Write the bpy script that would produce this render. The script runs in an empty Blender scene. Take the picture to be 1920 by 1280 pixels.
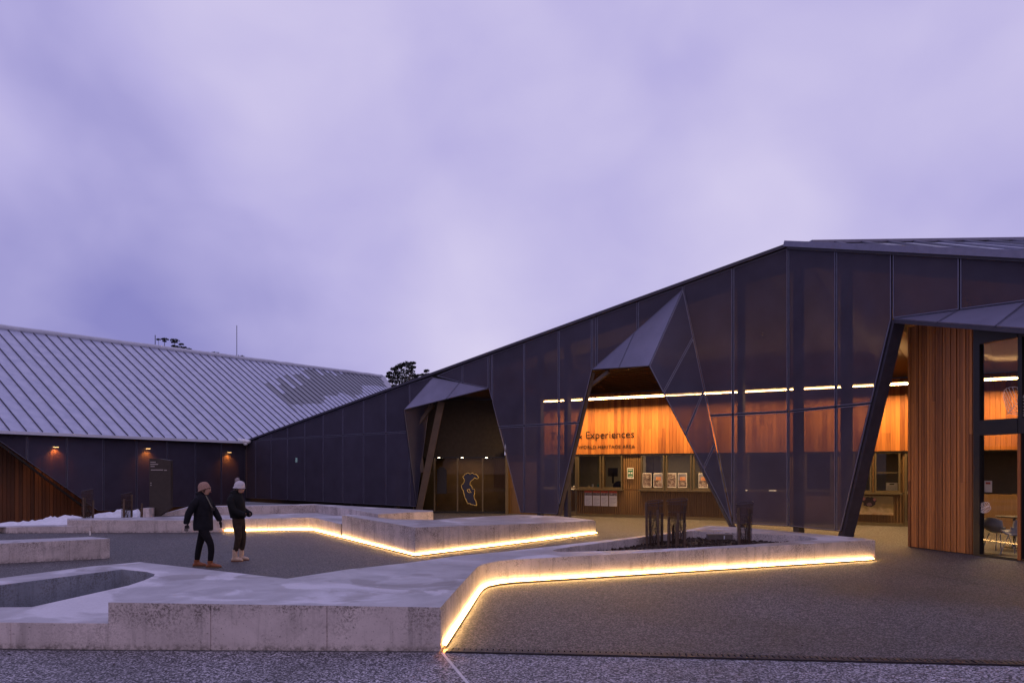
import bpy, bmesh, math, random
from mathutils import Vector, Matrix
from mathutils.geometry import tessellate_polygon
from mathutils import noise as mnoise
random.seed(7)
R = math.radians
sc = bpy.context.scene
COL = sc.collection

# ------------------------------------------------------------------ camera
H = 1.85
cam = bpy.data.cameras.new('camera')
cam.lens = 24; cam.sensor_width = 36; cam.shift_y = 0.125
cam.clip_start = 0.1; cam.clip_end = 2000
camo = bpy.data.objects.new('camera', cam)
camo.location = (0, 0, H); camo.rotation_euler = (R(90), 0, 0)
COL.objects.link(camo); sc.camera = camo

# ------------------------------------------------------------------ render settings
sc.view_settings.view_transform = 'Standard'
sc.view_settings.look = 'None'
sc.view_settings.exposure = 0.0
sc.view_settings.gamma = 1.0
sc.view_settings.use_curve_mapping = False
sc.render.engine = 'CYCLES'
sc.cycles.use_denoising = True
sc.cycles.max_bounces = 7
sc.cycles.transparent_max_bounces = 16
sc.cycles.caustics_reflective = False
sc.cycles.caustics_refractive = False
sc.cycles.sample_clamp_indirect = 6.0

# ------------------------------------------------------------------ dusk sky
world = bpy.data.worlds.new('World'); sc.world = world
world.use_nodes = True
wt = world.node_tree; wt.nodes.clear()
def wn(t, **k):
    n = wt.nodes.new(t)
    for a, b in k.items(): setattr(n, a, b)
    return n
def wl(a, b): wt.links.new(a, b)
def wmath(op, a, b=None, c=None, clamp=False):
    n = wn('ShaderNodeMath', operation=op, use_clamp=clamp)
    for i, v in enumerate((a, b, c)):
        if v is None: continue
        if isinstance(v, (int, float)): n.inputs[i].default_value = v
        else: wl(v, n.inputs[i])
    return n.outputs[0]
tc = wn('ShaderNodeTexCoord')
mp = wn('ShaderNodeMapping'); mp.inputs['Scale'].default_value = (1.0, 1.0, 1.25); mp.inputs['Rotation'].default_value = (0, R(38), R(20))
wl(tc.outputs['Generated'], mp.inputs[0])
n1 = wn('ShaderNodeTexNoise'); n1.inputs['Scale'].default_value = 2.6; n1.inputs['Detail'].default_value = 3.5
n1.inputs['Roughness'].default_value = 0.42; n1.inputs['Distortion'].default_value = 0.35
wl(mp.outputs[0], n1.inputs['Vector'])
n2 = wn('ShaderNodeTexNoise'); n2.inputs['Scale'].default_value = 6.0; n2.inputs['Detail'].default_value = 4.0
n2.inputs['Roughness'].default_value = 0.5; n2.inputs['Distortion'].default_value = 0.3
wl(mp.outputs[0], n2.inputs['Vector'])
val = wmath('MULTIPLY_ADD', n1.outputs[0], 1.0, -0.13)
val = wmath('MULTIPLY_ADD', n2.outputs[0], 0.28, val)
nrm = wn('ShaderNodeVectorMath', operation='NORMALIZE'); wl(tc.outputs['Generated'], nrm.inputs[0])
# thicker and thinner places in the cloud deck
for (px, py, amp, cosr) in ((60, 470, -0.12, 0.78), (1000, 640, 0.03, 0.85), (420, 560, -0.07, 0.93), (120, 60, 0.20, 0.94), (930, 60, 0.12, 0.86), (700, 540, 0.06, 0.93),
                            (1750, 370, 0.20, 0.93), (1420, 470, 0.10, 0.95), (1100, 600, 0.05, 0.95), (1830, 130, -0.10, 0.93), (1300, 250, 0.03, 0.95)):
    d = Vector(((px - 960) / 1280, 1, (880 - py) / 1280)).normalized()
    dp = wn('ShaderNodeVectorMath', operation='DOT_PRODUCT'); wl(nrm.outputs[0], dp.inputs[0]); dp.inputs[1].default_value = d
    mr = wn('ShaderNodeMapRange', interpolation_type='SMOOTHERSTEP'); mr.inputs['From Min'].default_value = cosr; mr.inputs['From Max'].default_value = 1.0
    mr.inputs['To Min'].default_value = 0; mr.inputs['To Max'].default_value = amp
    wl(dp.outputs['Value'], mr.inputs['Value'])
    val = wmath('ADD', val, mr.outputs[0])
cr = wn('ShaderNodeValToRGB')
e = cr.color_ramp.elements
e[0].position = 0.22; e[0].color = (0.24, 0.225, 0.55, 1)
e[1].position = 0.92; e[1].color = (0.66, 0.60, 0.84, 1)
m = cr.color_ramp.elements.new(0.55); m.color = (0.465, 0.422, 0.74, 1)
wl(val, cr.inputs[0])
# the sunset side, behind the camera, is pinker
dpb = wn('ShaderNodeVectorMath', operation='DOT_PRODUCT'); wl(nrm.outputs[0], dpb.inputs[0]); dpb.inputs[1].default_value = Vector((0.1, -0.97, 0.22)).normalized()
mrb = wn('ShaderNodeMapRange', interpolation_type='SMOOTHERSTEP'); mrb.inputs['From Min'].default_value = -0.2; mrb.inputs['From Max'].default_value = 1.0
wl(dpb.outputs['Value'], mrb.inputs['Value'])
mixb = wn('ShaderNodeMixRGB', blend_type='MIX'); mixb.inputs[2].default_value = (0.46, 0.37, 0.56, 1)
wl(mrb.outputs[0], mixb.inputs[0]); wl(cr.outputs[0], mixb.inputs[1])
bg = wn('ShaderNodeBackground'); bg.inputs[1].default_value = 1.0; wl(mixb.outputs[0], bg.inputs[0])
sky = wn('ShaderNodeTexSky', sky_type='NISHITA'); sky.sun_disc = False; sky.sun_elevation = R(3.0); sky.sun_rotation = R(180)
bg2 = wn('ShaderNodeBackground'); bg2.inputs[1].default_value = 0.012; wl(sky.outputs[0], bg2.inputs[0])
ad = wn('ShaderNodeAddShader'); wl(bg.outputs[0], ad.inputs[0]); wl(bg2.outputs[0], ad.inputs[1])
wo = wn('ShaderNodeOutputWorld'); wl(ad.outputs[0], wo.inputs[0])

sun = bpy.data.lights.new('sun', 'SUN'); sun.energy = 0.10; sun.angle = R(50); sun.color = (1.0, 0.72, 0.74)
suno = bpy.data.objects.new('sun', sun); suno.rotation_euler = (R(78), 0, R(8)); COL.objects.link(suno)

# ------------------------------------------------------------------ materials
def newmat(name):
    m = bpy.data.materials.new(name); m.use_nodes = True
    nt = m.node_tree
    return m, nt, nt.nodes['Principled BSDF']
def nd(nt, t, **k):
    n = nt.nodes.new(t)
    for a, b in k.items(): setattr(n, a, b)
    return n
def plain(name, col, rough=0.6, metal=0.0, var=0.0, scale=8.0, bump=0.0, spec=0.5):
    m, nt, b = newmat(name)
    b.inputs['Roughness'].default_value = rough; b.inputs['Metallic'].default_value = metal
    b.inputs['Specular IOR Level'].default_value = spec
    t = nd(nt, 'ShaderNodeTexCoord'); n = nd(nt, 'ShaderNodeTexNoise'); n.inputs['Scale'].default_value = scale; n.inputs['Detail'].default_value = 5
    nt.links.new(t.outputs['Object'], n.inputs[0])
    c = nd(nt, 'ShaderNodeValToRGB')
    c.color_ramp.elements[0].position = 0.3; c.color_ramp.elements[1].position = 0.7
    c.color_ramp.elements[0].color = (*[v * (1 - var) for v in col], 1)
    c.color_ramp.elements[1].color = (*[min(1, v * (1 + var)) for v in col], 1)
    nt.links.new(n.outputs[0], c.inputs[0]); nt.links.new(c.outputs[0], b.inputs['Base Color'])
    if bump:
        bp = nd(nt, 'ShaderNodeBump'); bp.inputs['Strength'].default_value = bump; bp.inputs['Distance'].default_value = 0.02
        nt.links.new(n.outputs[0], bp.inputs['Height']); nt.links.new(bp.outputs[0], b.inputs['Normal'])
    return m
def emis(name, col, strength):
    m, nt, b = newmat(name)
    b.inputs['Base Color'].default_value = (*[min(1, c) for c in col], 1)
    b.inputs['Emission Color'].default_value = (*col, 1); b.inputs['Emission Strength'].default_value = strength
    return m
def perf(name, col, clear, rough=0.45):
    m, nt, b = newmat(name)
    out = nt.nodes['Material Output']
    t = nd(nt, 'ShaderNodeTexCoord'); n = nd(nt, 'ShaderNodeTexNoise'); n.inputs['Scale'].default_value = 1.3; n.inputs['Detail'].default_value = 6
    nt.links.new(t.outputs['Object'], n.inputs[0])
    oi = nd(nt, 'ShaderNodeObjectInfo')
    ad_ = nd(nt, 'ShaderNodeMath', operation='MULTIPLY_ADD'); ad_.inputs[1].default_value = 0.35; nt.links.new(oi.outputs['Random'], ad_.inputs[0]); nt.links.new(n.outputs[0], ad_.inputs[2])
    c = nd(nt, 'ShaderNodeValToRGB'); c.color_ramp.elements[0].position = 0.35; c.color_ramp.elements[1].position = 1.0
    c.color_ramp.elements[0].color = (*[v * 0.8 for v in col], 1); c.color_ramp.elements[1].color = (*[v * 1.25 for v in col], 1)
    nt.links.new(ad_.outputs[0], c.inputs[0]); nt.links.new(c.outputs[0], b.inputs['Base Color'])
    b.inputs['Roughness'].default_value = rough; b.inputs['Metallic'].default_value = 0.2
    b.inputs['Specular IOR Level'].default_value = 0.2
    tr = nd(nt, 'ShaderNodeBsdfTransparent'); mx = nd(nt, 'ShaderNodeMixShader'); mx.inputs[0].default_value = clear
    nt.links.new(b.outputs[0], mx.inputs[1]); nt.links.new(tr.outputs[0], mx.inputs[2]); nt.links.new(mx.outputs[0], out.inputs[0])
    return m
def glass(name, tint=(0.75, 0.75, 0.75), refl=0.06, mul=1.1):
    m, nt, b = newmat(name); out = nt.nodes['Material Output']; nt.nodes.remove(b)
    tr = nd(nt, 'ShaderNodeBsdfTransparent'); tr.inputs[0].default_value = (*tint, 1)
    gl = nd(nt, 'ShaderNodeBsdfGlossy'); gl.inputs['Roughness'].default_value = 0.01
    fr = nd(nt, 'ShaderNodeFresnel'); fr.inputs[0].default_value = 1.5
    mu = nd(nt, 'ShaderNodeMath', operation='MULTIPLY_ADD'); mu.inputs[1].default_value = mul; mu.inputs[2].default_value = refl
    nt.links.new(fr.outputs[0], mu.inputs[0])
    mx = nd(nt, 'ShaderNodeMixShader'); nt.links.new(mu.outputs[0], mx.inputs[0])
    nt.links.new(tr.outputs[0], mx.inputs[1]); nt.links.new(gl.outputs[0], mx.inputs[2]); nt.links.new(mx.outputs[0], out.inputs[0])
    return m
def wood(name, c0, c1, rough=0.55, rnd=0.55):
    m, nt, b = newmat(name)
    t = nd(nt, 'ShaderNodeTexCoord'); oi = nd(nt, 'ShaderNodeObjectInfo')
    mp = nd(nt, 'ShaderNodeMapping'); mp.inputs['Scale'].default_value = (14, 14, 0.55)
    nt.links.new(t.outputs['Object'], mp.inputs[0])
    off = nd(nt, 'ShaderNodeVectorMath', operation='ADD'); sc_ = nd(nt, 'ShaderNodeMath', operation='MULTIPLY'); sc_.inputs[1].default_value = 57.0
    nt.links.new(oi.outputs['Random'], sc_.inputs[0]); nt.links.new(mp.outputs[0], off.inputs[0]); nt.links.new(sc_.outputs[0], off.inputs[1])
    n = nd(nt, 'ShaderNodeTexNoise'); n.inputs['Scale'].default_value = 1.6; n.inputs['Detail'].default_value = 6; n.inputs['Distortion'].default_value = 1.2
    nt.links.new(off.outputs[0], n.inputs[0])
    mm = nd(nt, 'ShaderNodeMath', operation='MULTIPLY_ADD'); mm.inputs[1].default_value = rnd; nt.links.new(oi.outputs['Random'], mm.inputs[0])
    m2 = nd(nt, 'ShaderNodeMath', operation='MULTIPLY'); m2.inputs[1].default_value = 1 - rnd * 0.5; nt.links.new(n.outputs[0], m2.inputs[0]); nt.links.new(m2.outputs[0], mm.inputs[2])
    c = nd(nt, 'ShaderNodeValToRGB'); c.color_ramp.elements[0].position = 0.25; c.color_ramp.elements[1].position = 0.95
    c.color_ramp.elements[0].color = (*c0, 1); c.color_ramp.elements[1].color = (*c1, 1)
    nt.links.new(mm.outputs[0], c.inputs[0]); nt.links.new(c.outputs[0], b.inputs['Base Color'])
    b.inputs['Roughness'].default_value = rough
    bp = nd(nt, 'ShaderNodeBump'); bp.inputs['Strength'].default_value = 0.25; bp.inputs['Distance'].default_value = 0.005
    nt.links.new(n.outputs[0], bp.inputs['Height']); nt.links.new(bp.outputs[0], b.inputs['Normal'])
    return m
def aggregate(name, dark, light, cell, amount=0.5):
    m, nt, b = newmat(name)
    t = nd(nt, 'ShaderNodeTexCoord')
    v = nd(nt, 'ShaderNodeTexVoronoi'); v.inputs['Scale'].default_value = 1.0 / cell
    nt.links.new(t.outputs['Object'], v.inputs['Vector'])
    sep = nd(nt, 'ShaderNodeSeparateColor'); nt.links.new(v.outputs['Color'], sep.inputs[0])
    c = nd(nt, 'ShaderNodeValToRGB'); cr_ = c.color_ramp
    cr_.elements[0].position = 0.0; cr_.elements[0].color = (*dark, 1)
    cr_.elements[1].position = 1.0; cr_.elements[1].color = (*light, 1)
    k = cr_.elements.new(0.52); k.color = (*[a * 0.80 + b_ * 0.20 for a, b_ in zip(dark, light)], 1)
    nt.links.new(sep.outputs[0], c.inputs[0])
    n = nd(nt, 'ShaderNodeTexNoise'); n.inputs['Scale'].default_value = 0.35; n.inputs['Detail'].default_value = 7; n.inputs['Roughness'].default_value = 0.6
    n.inputs['Distortion'].default_value = 0.8
    nt.links.new(t.outputs['Object'], n.inputs[0])
    r = nd(nt, 'ShaderNodeMapRange'); r.inputs['From Min'].default_value = 0.3; r.inputs['From Max'].default_value = 0.7; r.inputs['To Min'].default_value = 0.6; r.inputs['To Max'].default_value = 1.4
    nt.links.new(n.outputs[0], r.inputs[0])
    n3 = nd(nt, 'ShaderNodeTexNoise'); n3.inputs['Scale'].default_value = 9; n3.inputs['Detail'].default_value = 4
    nt.links.new(t.outputs['Object'], n3.inputs[0])
    r3 = nd(nt, 'ShaderNodeMapRange'); r3.inputs['From Min'].default_value = 0.3; r3.inputs['From Max'].default_value = 0.7; r3.inputs['To Min'].default_value = 0.85; r3.inputs['To Max'].default_value = 1.15
    nt.links.new(n3.outputs[0], r3.inputs[0])
    pr = nd(nt, 'ShaderNodeMath', operation='MULTIPLY'); nt.links.new(r.outputs[0], pr.inputs[0]); nt.links.new(r3.outputs[0], pr.inputs[1])
    mu = nd(nt, 'ShaderNodeVectorMath', operation='SCALE'); nt.links.new(c.outputs[0], mu.inputs[0]); nt.links.new(pr.outputs[0], mu.inputs['Scale'])
    nt.links.new(mu.outputs[0], b.inputs['Base Color'])
    rr = nd(nt, 'ShaderNodeMapRange'); rr.inputs['To Min'].default_value = 0.45; rr.inputs['To Max'].default_value = 0.8
    nt.links.new(n.outputs[0], rr.inputs[0]); nt.links.new(rr.outputs[0], b.inputs['Roughness'])
    bp = nd(nt, 'ShaderNodeBump'); bp.inputs['Strength'].default_value = 0.9; bp.inputs['Distance'].default_value = cell * 0.45; bp.invert = True
    nt.links.new(v.outputs['Distance'], bp.inputs['Height']); nt.links.new(bp.outputs[0], b.inputs['Normal'])
    return m
def concrete(name, base=(0.60, 0.54, 0.53), stain=1.25):
    m, nt, b = newmat(name); L = nt.links.new
    t = nd(nt, 'ShaderNodeTexCoord'); g = nd(nt, 'ShaderNodeNewGeometry')
    sx = nd(nt, 'ShaderNodeSeparateXYZ'); L(g.outputs['Normal'], sx.inputs[0])
    top = nd(nt, 'ShaderNodeMapRange'); top.inputs['From Min'].default_value = 0.6; top.inputs['From Max'].default_value = 0.9; L(sx.outputs[2], top.inputs[0])
    def noise(sc_, det, rough, dist=0.0, vec=None):
        n = nd(nt, 'ShaderNodeTexNoise'); n.inputs['Scale'].default_value = sc_; n.inputs['Detail'].default_value = det
        n.inputs['Roughness'].default_value = rough; n.inputs['Distortion'].default_value = dist
        L(vec if vec else t.outputs['Object'], n.inputs[0]); return n.outputs[0]
    def mrange(i, a, b_, c=0.0, d=1.0):
        r = nd(nt, 'ShaderNodeMapRange'); r.interpolation_type = 'SMOOTHSTEP'
        for k, v_ in zip(('From Min', 'From Max', 'To Min', 'To Max'), (a, b_, c, d)): r.inputs[k].default_value = v_
        L(i, r.inputs[0]); return r.outputs[0]
    def mth(op, a, b_):
        n = nd(nt, 'ShaderNodeMath', operation=op)
        for i, v_ in enumerate((a, b_)):
            if isinstance(v_, (int, float)): n.inputs[i].default_value = v_
            else: L(v_, n.inputs[i])
        return n.outputs[0]
    def mix(f, a, b_):
        n = nd(nt, 'ShaderNodeMixRGB')
        L(f, n.inputs[0])
        for i, v_ in ((1, a), (2, b_)):
            if isinstance(v_, tuple): n.inputs[i].default_value = (*v_, 1)
            else: L(v_, n.inputs[i])
        return n.outputs[0]
    big = noise(1.1, 6, 0.6, 0.6)
    c1 = mix(mrange(big, 0.32, 0.68), tuple(v * 0.82 for v in base), tuple(v * 1.12 for v in base))
    # vertical run streaks: noise stretched down the wall
    mp_ = nd(nt, 'ShaderNodeMapping'); mp_.inputs['Scale'].default_value = (9, 9, 0.9); L(t.outputs['Object'], mp_.inputs[0])
    streak = mrange(noise(1.0, 5, 0.65, 0.0, mp_.outputs[0]), 0.50, 0.70)
    c2 = mix(mth('MULTIPLY', streak, 0.42 * stain), c1, tuple(v * 0.42 for v in base))
    # lichen blotches that gather near the top edge of a wall
    blot = mrange(noise(2.6, 7, 0.66, 0.0), 0.62 - 0.20 * stain, 0.64)
    fine = mrange(noise(42, 7, 0.78), 0.47, 0.56)
    sz = nd(nt, 'ShaderNodeSeparateXYZ'); L(t.outputs['Object'], sz.inputs[0])
    edge = mrange(sz.outputs[2], 0.10, 0.45, 0.35, 1.0)
    bl = mth('MULTIPLY', mth('MULTIPLY', blot, fine), edge)
    c3 = mix(mth('MULTIPLY', bl, 0.85), c2, (0.085, 0.07, 0.06))
    # sparse dark pits
    pit = mrange(noise(38, 6, 0.7, 0.0), 0.60, 0.66)
    c4 = mix(mth('MULTIPLY', pit, 0.75), c3, (0.07, 0.06, 0.055))
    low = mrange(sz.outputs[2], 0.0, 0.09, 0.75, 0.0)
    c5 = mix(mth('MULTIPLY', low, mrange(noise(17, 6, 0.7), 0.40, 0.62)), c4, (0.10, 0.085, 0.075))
    # tops: frost patches on damp concrete
    mt = nd(nt, 'ShaderNodeMapping'); mt.inputs['Scale'].default_value = (0.8, 0.95, 1); mt.inputs['Rotation'].default_value = (0, 0, R(12)); L(t.outputs['Object'], mt.inputs[0])
    fr1 = mrange(noise(1.0, 6, 0.5, 0.9, mt.outputs[0]), 0.52, 0.60)
    fr2 = mrange(noise(40, 4, 0.6), 0.25, 0.75, 0.75, 1.05)
    damp = mix(mrange(noise(2.0, 5, 0.6, 0.5), 0.3, 0.7), (0.34, 0.33, 0.35), (0.47, 0.46, 0.485))
    tp = mix(mth('MULTIPLY', mth('MULTIPLY', fr1, fr2), 0.62), mix(mth('MULTIPLY', mrange(noise(0.8, 5, 0.55, 0.7), 0.57, 0.62), 0.55), damp, (0.20, 0.17, 0.16)), (0.78, 0.78, 0.84))
    L(mix(top.outputs[0], c5, tp), b.inputs['Base Color'])
    rg = mth('ADD', mth('MULTIPLY', mth('SUBTRACT', 1.0, top.outputs[0]), 0.25), mrange(fr1, 0, 1, 0.42, 0.62)); L(rg, b.inputs['Roughness'])
    bp = nd(nt, 'ShaderNodeBump'); bp.inputs['Strength'].default_value = 0.35; bp.inputs['Distance'].default_value = 0.01
    L(mth('ADD', noise(26, 7, 0.75), mth('MULTIPLY', fr1, 0.2)), bp.inputs['Height']); L(bp.outputs[0], b.inputs['Normal'])
    return m

M = {}
M['ground'] = aggregate('asphalt_aggregate', (0.008, 0.008, 0.010), (0.215, 0.20, 0.205), 0.014)
M['apron'] = aggregate('pebble_aggregate', (0.010, 0.010, 0.014), (0.56, 0.53, 0.58), 0.0145)
M['concrete'] = concrete('cast_concrete'); M['concrete_pit_shade'] = concrete('shaded_pit_concrete', (0.27, 0.30, 0.36), 1.5)  # pit faces get a darker bluish copy: the recess shade is in the colour
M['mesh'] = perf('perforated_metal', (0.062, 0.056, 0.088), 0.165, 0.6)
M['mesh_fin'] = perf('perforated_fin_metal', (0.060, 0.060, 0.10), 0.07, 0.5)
M['mesh_canopy_skylit'] = perf('skylit_canopy_metal', (0.19, 0.19, 0.28), 0.03, 0.40)  # lighter copy of the facade mesh, sky reflection put into its colour
M['rim'] = plain('panel_edge_metal', (0.17, 0.17, 0.25), 0.4, 0.4, 0.1)
M['steel'] = plain('dark_steel', (0.045, 0.042, 0.062), 0.45, 0.3, 0.15, 6)
M['steel_brown'] = plain('bronze_steel', (0.11, 0.082, 0.065), 0.6, 0.1, 0.12, 3)
M['black'] = plain('black_frame', (0.012, 0.011, 0.012), 0.4, 0.2, 0.1)
M['bronze'] = plain('bronze_frame', (0.13, 0.10, 0.055), 0.45, 0.3, 0.1)
M['board'] = wood('cedar_boards', (0.19, 0.050, 0.010), (0.54, 0.195, 0.040))
M['board_dark'] = wood('stained_boards', (0.13, 0.068, 0.022), (0.30, 0.17, 0.065), 0.6, 0.3)
M['ceil'] = wood('ceiling_slats', (0.085, 0.042, 0.016), (0.13, 0.068, 0.026), 0.6, 0.2)
M['cedar_front'] = wood('corner_wall_cedar', (0.12, 0.036, 0.008), (0.46, 0.18, 0.045))  # slightly darker cedar tone for the corner wall boards
M['led'] = emis('led_strip_light', (1.0, 0.57, 0.19), 38)
M['tube'] = emis('light_tube', (1.0, 0.60, 0.24), 310); M['tube_front'] = emis('light_tube_front', (1.0, 0.74, 0.42), 9)
M['glass'] = glass('window_glass', (0.75, 0.75, 0.75), 0.0, 0.8)
M['glass_dark'] = glass('tinted_glass', (0.55, 0.52, 0.48), 0.0, 0.45)
M['dark'] = plain('dark_lining', (0.03, 0.024, 0.02), 0.8, 0, 0.2)
M['white'] = plain('white_paint', (0.8, 0.8, 0.8), 0.5, 0, 0.03)
M['paper'] = plain('paper', (0.82, 0.78, 0.72), 0.30, 0, 0.03)
M['cream'] = plain('cream_wall', (0.50, 0.42, 0.28), 0.8, 0, 0.05)

# ------------------------------------------------------------------ helpers
def V(*a): return Vector(a)
def gp(x, y, z=0.0):                      # pixel of the survey photograph -> point at height z
    d = 1280.0 * (H - z) / (y - 880.0)
    return Vector(((x - 960) / 1280 * d, d, z))
def pp(x, y, d):
    return Vector(((x - 960) / 1280 * d, d, H + (880 - y) / 1280 * d))
def ray(x, y): return Vector(((x - 960) / 1280, 1.0, (880 - y) / 1280))
def hit(x, y, p, n, off=0.0):
    r = ray(x, y); o = Vector((0, 0, H))
    t = ((p - o).dot(n) + off) / r.dot(n)
    return o + r * t

class MB:
    def __init__(s): s.v = []; s.f = []; s.m = []; s.slots = []
    def mat(s, m):
        if m not in s.slots: s.slots.append(m)
        return s.slots.index(m)
    def poly(s, pts, m):
        i0 = len(s.v); s.v += [tuple(p) for p in pts]; s.f.append(tuple(range(i0, i0 + len(pts)))); s.m.append(s.mat(m))
    def box(s, c, half, m, ax=None):
        ax = ax or (V(1, 0, 0), V(0, 1, 0), V(0, 0, 1)); i0 = len(s.v)
        for k in range(8):
            s.v.append(tuple(c + ax[0] * half[0] * (1 if k & 1 else -1) + ax[1] * half[1] * (1 if k & 2 else -1) + ax[2] * half[2] * (1 if k & 4 else -1)))
        for f in ((0, 2, 3, 1), (4, 5, 7, 6), (0, 1, 5, 4), (2, 6, 7, 3), (0, 4, 6, 2), (1, 3, 7, 5)):
            s.f.append(tuple(i0 + q for q in f)); s.m.append(s.mat(m))
    def bar(s, a, b, w, h, m, up=None):
        a = Vector(a); b = Vector(b); d = (b - a); L = d.length; d.normalize()
        up = up or (V(0, 0, 1) if abs(d.z) < 0.95 else V(1, 0, 0))
        x = d.cross(up).normalized(); y = x.cross(d).normalized()
        s.box((a + b) / 2, (w / 2, h / 2, L / 2), m, (x, y, d))
    def tube(s, pts, r, m, n=6, cap=True):
        pts = [Vector(p) for p in pts]; rs = r if isinstance(r, (list, tuple)) else [r] * len(pts)
        i0 = len(s.v); mi = s.mat(m); ref = V(0.13, 0.9, 0.41)
        for i, p in enumerate(pts):
            d = (pts[min(i + 1, len(pts) - 1)] - pts[max(i - 1, 0)]).normalized()
            x = d.cross(ref if abs(d.dot(ref)) < 0.95 else V(1, 0, 0)).normalized(); y = d.cross(x)
            for k in range(n):
                a = 2 * math.pi * k / n; s.v.append(tuple(p + (x * math.cos(a) + y * math.sin(a)) * rs[i]))
        for i in range(len(pts) - 1):
            for k in range(n):
                s.f.append((i0 + i * n + k, i0 + i * n + (k + 1) % n, i0 + (i + 1) * n + (k + 1) % n, i0 + (i + 1) * n + k)); s.m.append(mi)
        if cap:
            s.f.append(tuple(i0 + k for k in range(n))[::-1]); s.m.append(mi)
            s.f.append(tuple(i0 + (len(pts) - 1) * n + k for k in range(n))); s.m.append(mi)
    def ball(s, c, r, m, nu=10, nv=7, sc_=(1, 1, 1)):
        i0 = len(s.v); mi = s.mat(m)
        for j in range(nv + 1):
            th = math.pi * j / nv
            for i in range(nu):
                ph = 2 * math.pi * i / nu
                s.v.append((c[0] + r * sc_[0] * math.sin(th) * math.cos(ph), c[1] + r * sc_[1] * math.sin(th) * math.sin(ph), c[2] + r * sc_[2] * math.cos(th)))
        for j in range(nv):
            for i in range(nu):
                s.f.append((i0 + j * nu + i, i0 + (j + 1) * nu + i, i0 + (j + 1) * nu + (i + 1) % nu, i0 + j * nu + (i + 1) % nu)); s.m.append(mi)
    def build(s, name, parent=None, smooth=False, bevel=0.0, weld=True, fixn=False):
        me = bpy.data.meshes.new(name); me.from_pydata(s.v, [], s.f)
        for m in s.slots: me.materials.append(M[m] if isinstance(m, str) else m)
        me.polygons.foreach_set('material_index', s.m)
        if smooth: me.polygons.foreach_set('use_smooth', [True] * len(s.f))
        if fixn or weld:
            bm = bmesh.new(); bm.from_mesh(me); bmesh.ops.remove_doubles(bm, verts=bm.verts, dist=1e-5)
            if fixn: bmesh.ops.recalc_face_normals(bm, faces=bm.faces)
            bm.to_mesh(me); bm.free()
        me.update()
        o = bpy.data.objects.new(name, me); COL.objects.link(o)
        if parent is not None: attach(o, parent)
        if bevel:
            b = o.modifiers.new('bevel', 'BEVEL'); b.width = bevel; b.segments = 2; b.limit_method = 'ANGLE'; b.angle_limit = R(40)
        return o
def attach(o, parent):
    o.parent = parent
    loc = Vector(parent.location); q = parent.parent
    while q is not None: loc = loc + Vector(q.location); q = q.parent
    o.matrix_parent_inverse = Matrix.Translation(-loc) if parent.type == 'EMPTY' else Matrix.Identity(4)
def tag(o, label=None, cat=None, group=None, kind=None):
    if label: o['label'] = label
    if cat: o['category'] = cat
    if group: o['group'] = group
    if kind: o['kind'] = kind
    return o
def thing(name, loc, label, cat, group=None):
    o = bpy.data.objects.new(name, None); o.location = loc; o.empty_display_size = 0.2; COL.objects.link(o)
    return tag(o, label, cat, group)
def copy_thing(o, loc, label, rz=0.0):
    c = o.copy(); COL.objects.link(c); c.location = loc; c.rotation_euler = (0, 0, rz); c['label'] = label
    for ch in o.children:
        k = ch.copy(); COL.objects.link(k); k.parent = c; k.matrix_parent_inverse = ch.matrix_parent_inverse.copy()
    return c
def at_origin(fn, loc, rz=0.0):
    pass

# ------------------------------------------------------------------ ground
def ground_z(x, y):                       # the planting strip dips in front of the left-hand building
    a = min(1, max(0, (-11.8 - x) / 2.2)); b = min(1, max(0, (y - 21.2) / 2.0))
    return -0.34 * a * b
g = MB()
xs = [-60, -40, -30] + [-26 + 0.5 * i for i in range(36)] + [-7 + 1.0 * i for i in range(28)] + [30, 45, 60]
ys = [-25, -10, 0] + [1 + i for i in range(18)] + [19 + 0.5 * i for i in range(30)] + [36, 42, 50, 70]
ids = {}
for i, x in enumerate(xs):
    for j, y in enumerate(ys):
        ids[i, j] = len(g.v); g.v.append((x, y, ground_z(x, y)))
gi = g.mat('ground')
for i in range(len(xs) - 1):
    for j in range(len(ys) - 1):
        g.f.append((ids[i, j], ids[i + 1, j], ids[i + 1, j + 1], ids[i, j + 1])); g.m.append(gi)
tag(g.build('plaza_ground', weld=False), kind='structure')
far = MB(); far.poly([(-900, -300, -0.6), (900, -300, -0.6), (900, 1200, -0.6), (-900, 1200, -0.6)], plain('heath_ground', (0.06, 0.06, 0.05), 0.9, 0, 0.3, 0.2))
tag(far.build('ground'), kind='structure')
# foreground apron, in front of the drain
dr0 = gp(829, 1223); dr1 = gp(1920, 1249); ddir = (dr1 - dr0).normalized(); dn = V(-ddir.y, ddir.x, 0)
ap = MB()
bl = gp(-300, 1216)
ap.poly([(-14, -8, 0.004), (14, -8, 0.004), tuple(dr0 + ddir * 14 + V(0, 0, 0.004)), tuple(dr0 + V(0, 0, 0.004)), (bl.x - 8, bl.y + 0.1, 0.004)], 'apron')
tag(ap.build('pebble_pavement'), kind='structure')
wlm = MB(); a = gp(829, 1224); b = gp(884, 1290); b = a + (b - a) * 3; side = (b - a).cross(V(0, 0, 1)).normalized() * 0.015
wlm.poly([a - side + V(0, 0, .008), b - side + V(0, 0, .008), b + side + V(0, 0, .008), a + side + V(0, 0, .008)], plain('pale_joint', (0.62, 0.60, 0.62), 0.6, 0, 0.1))
tag(wlm.build('pale_pavement_joint'), kind='structure')
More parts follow.
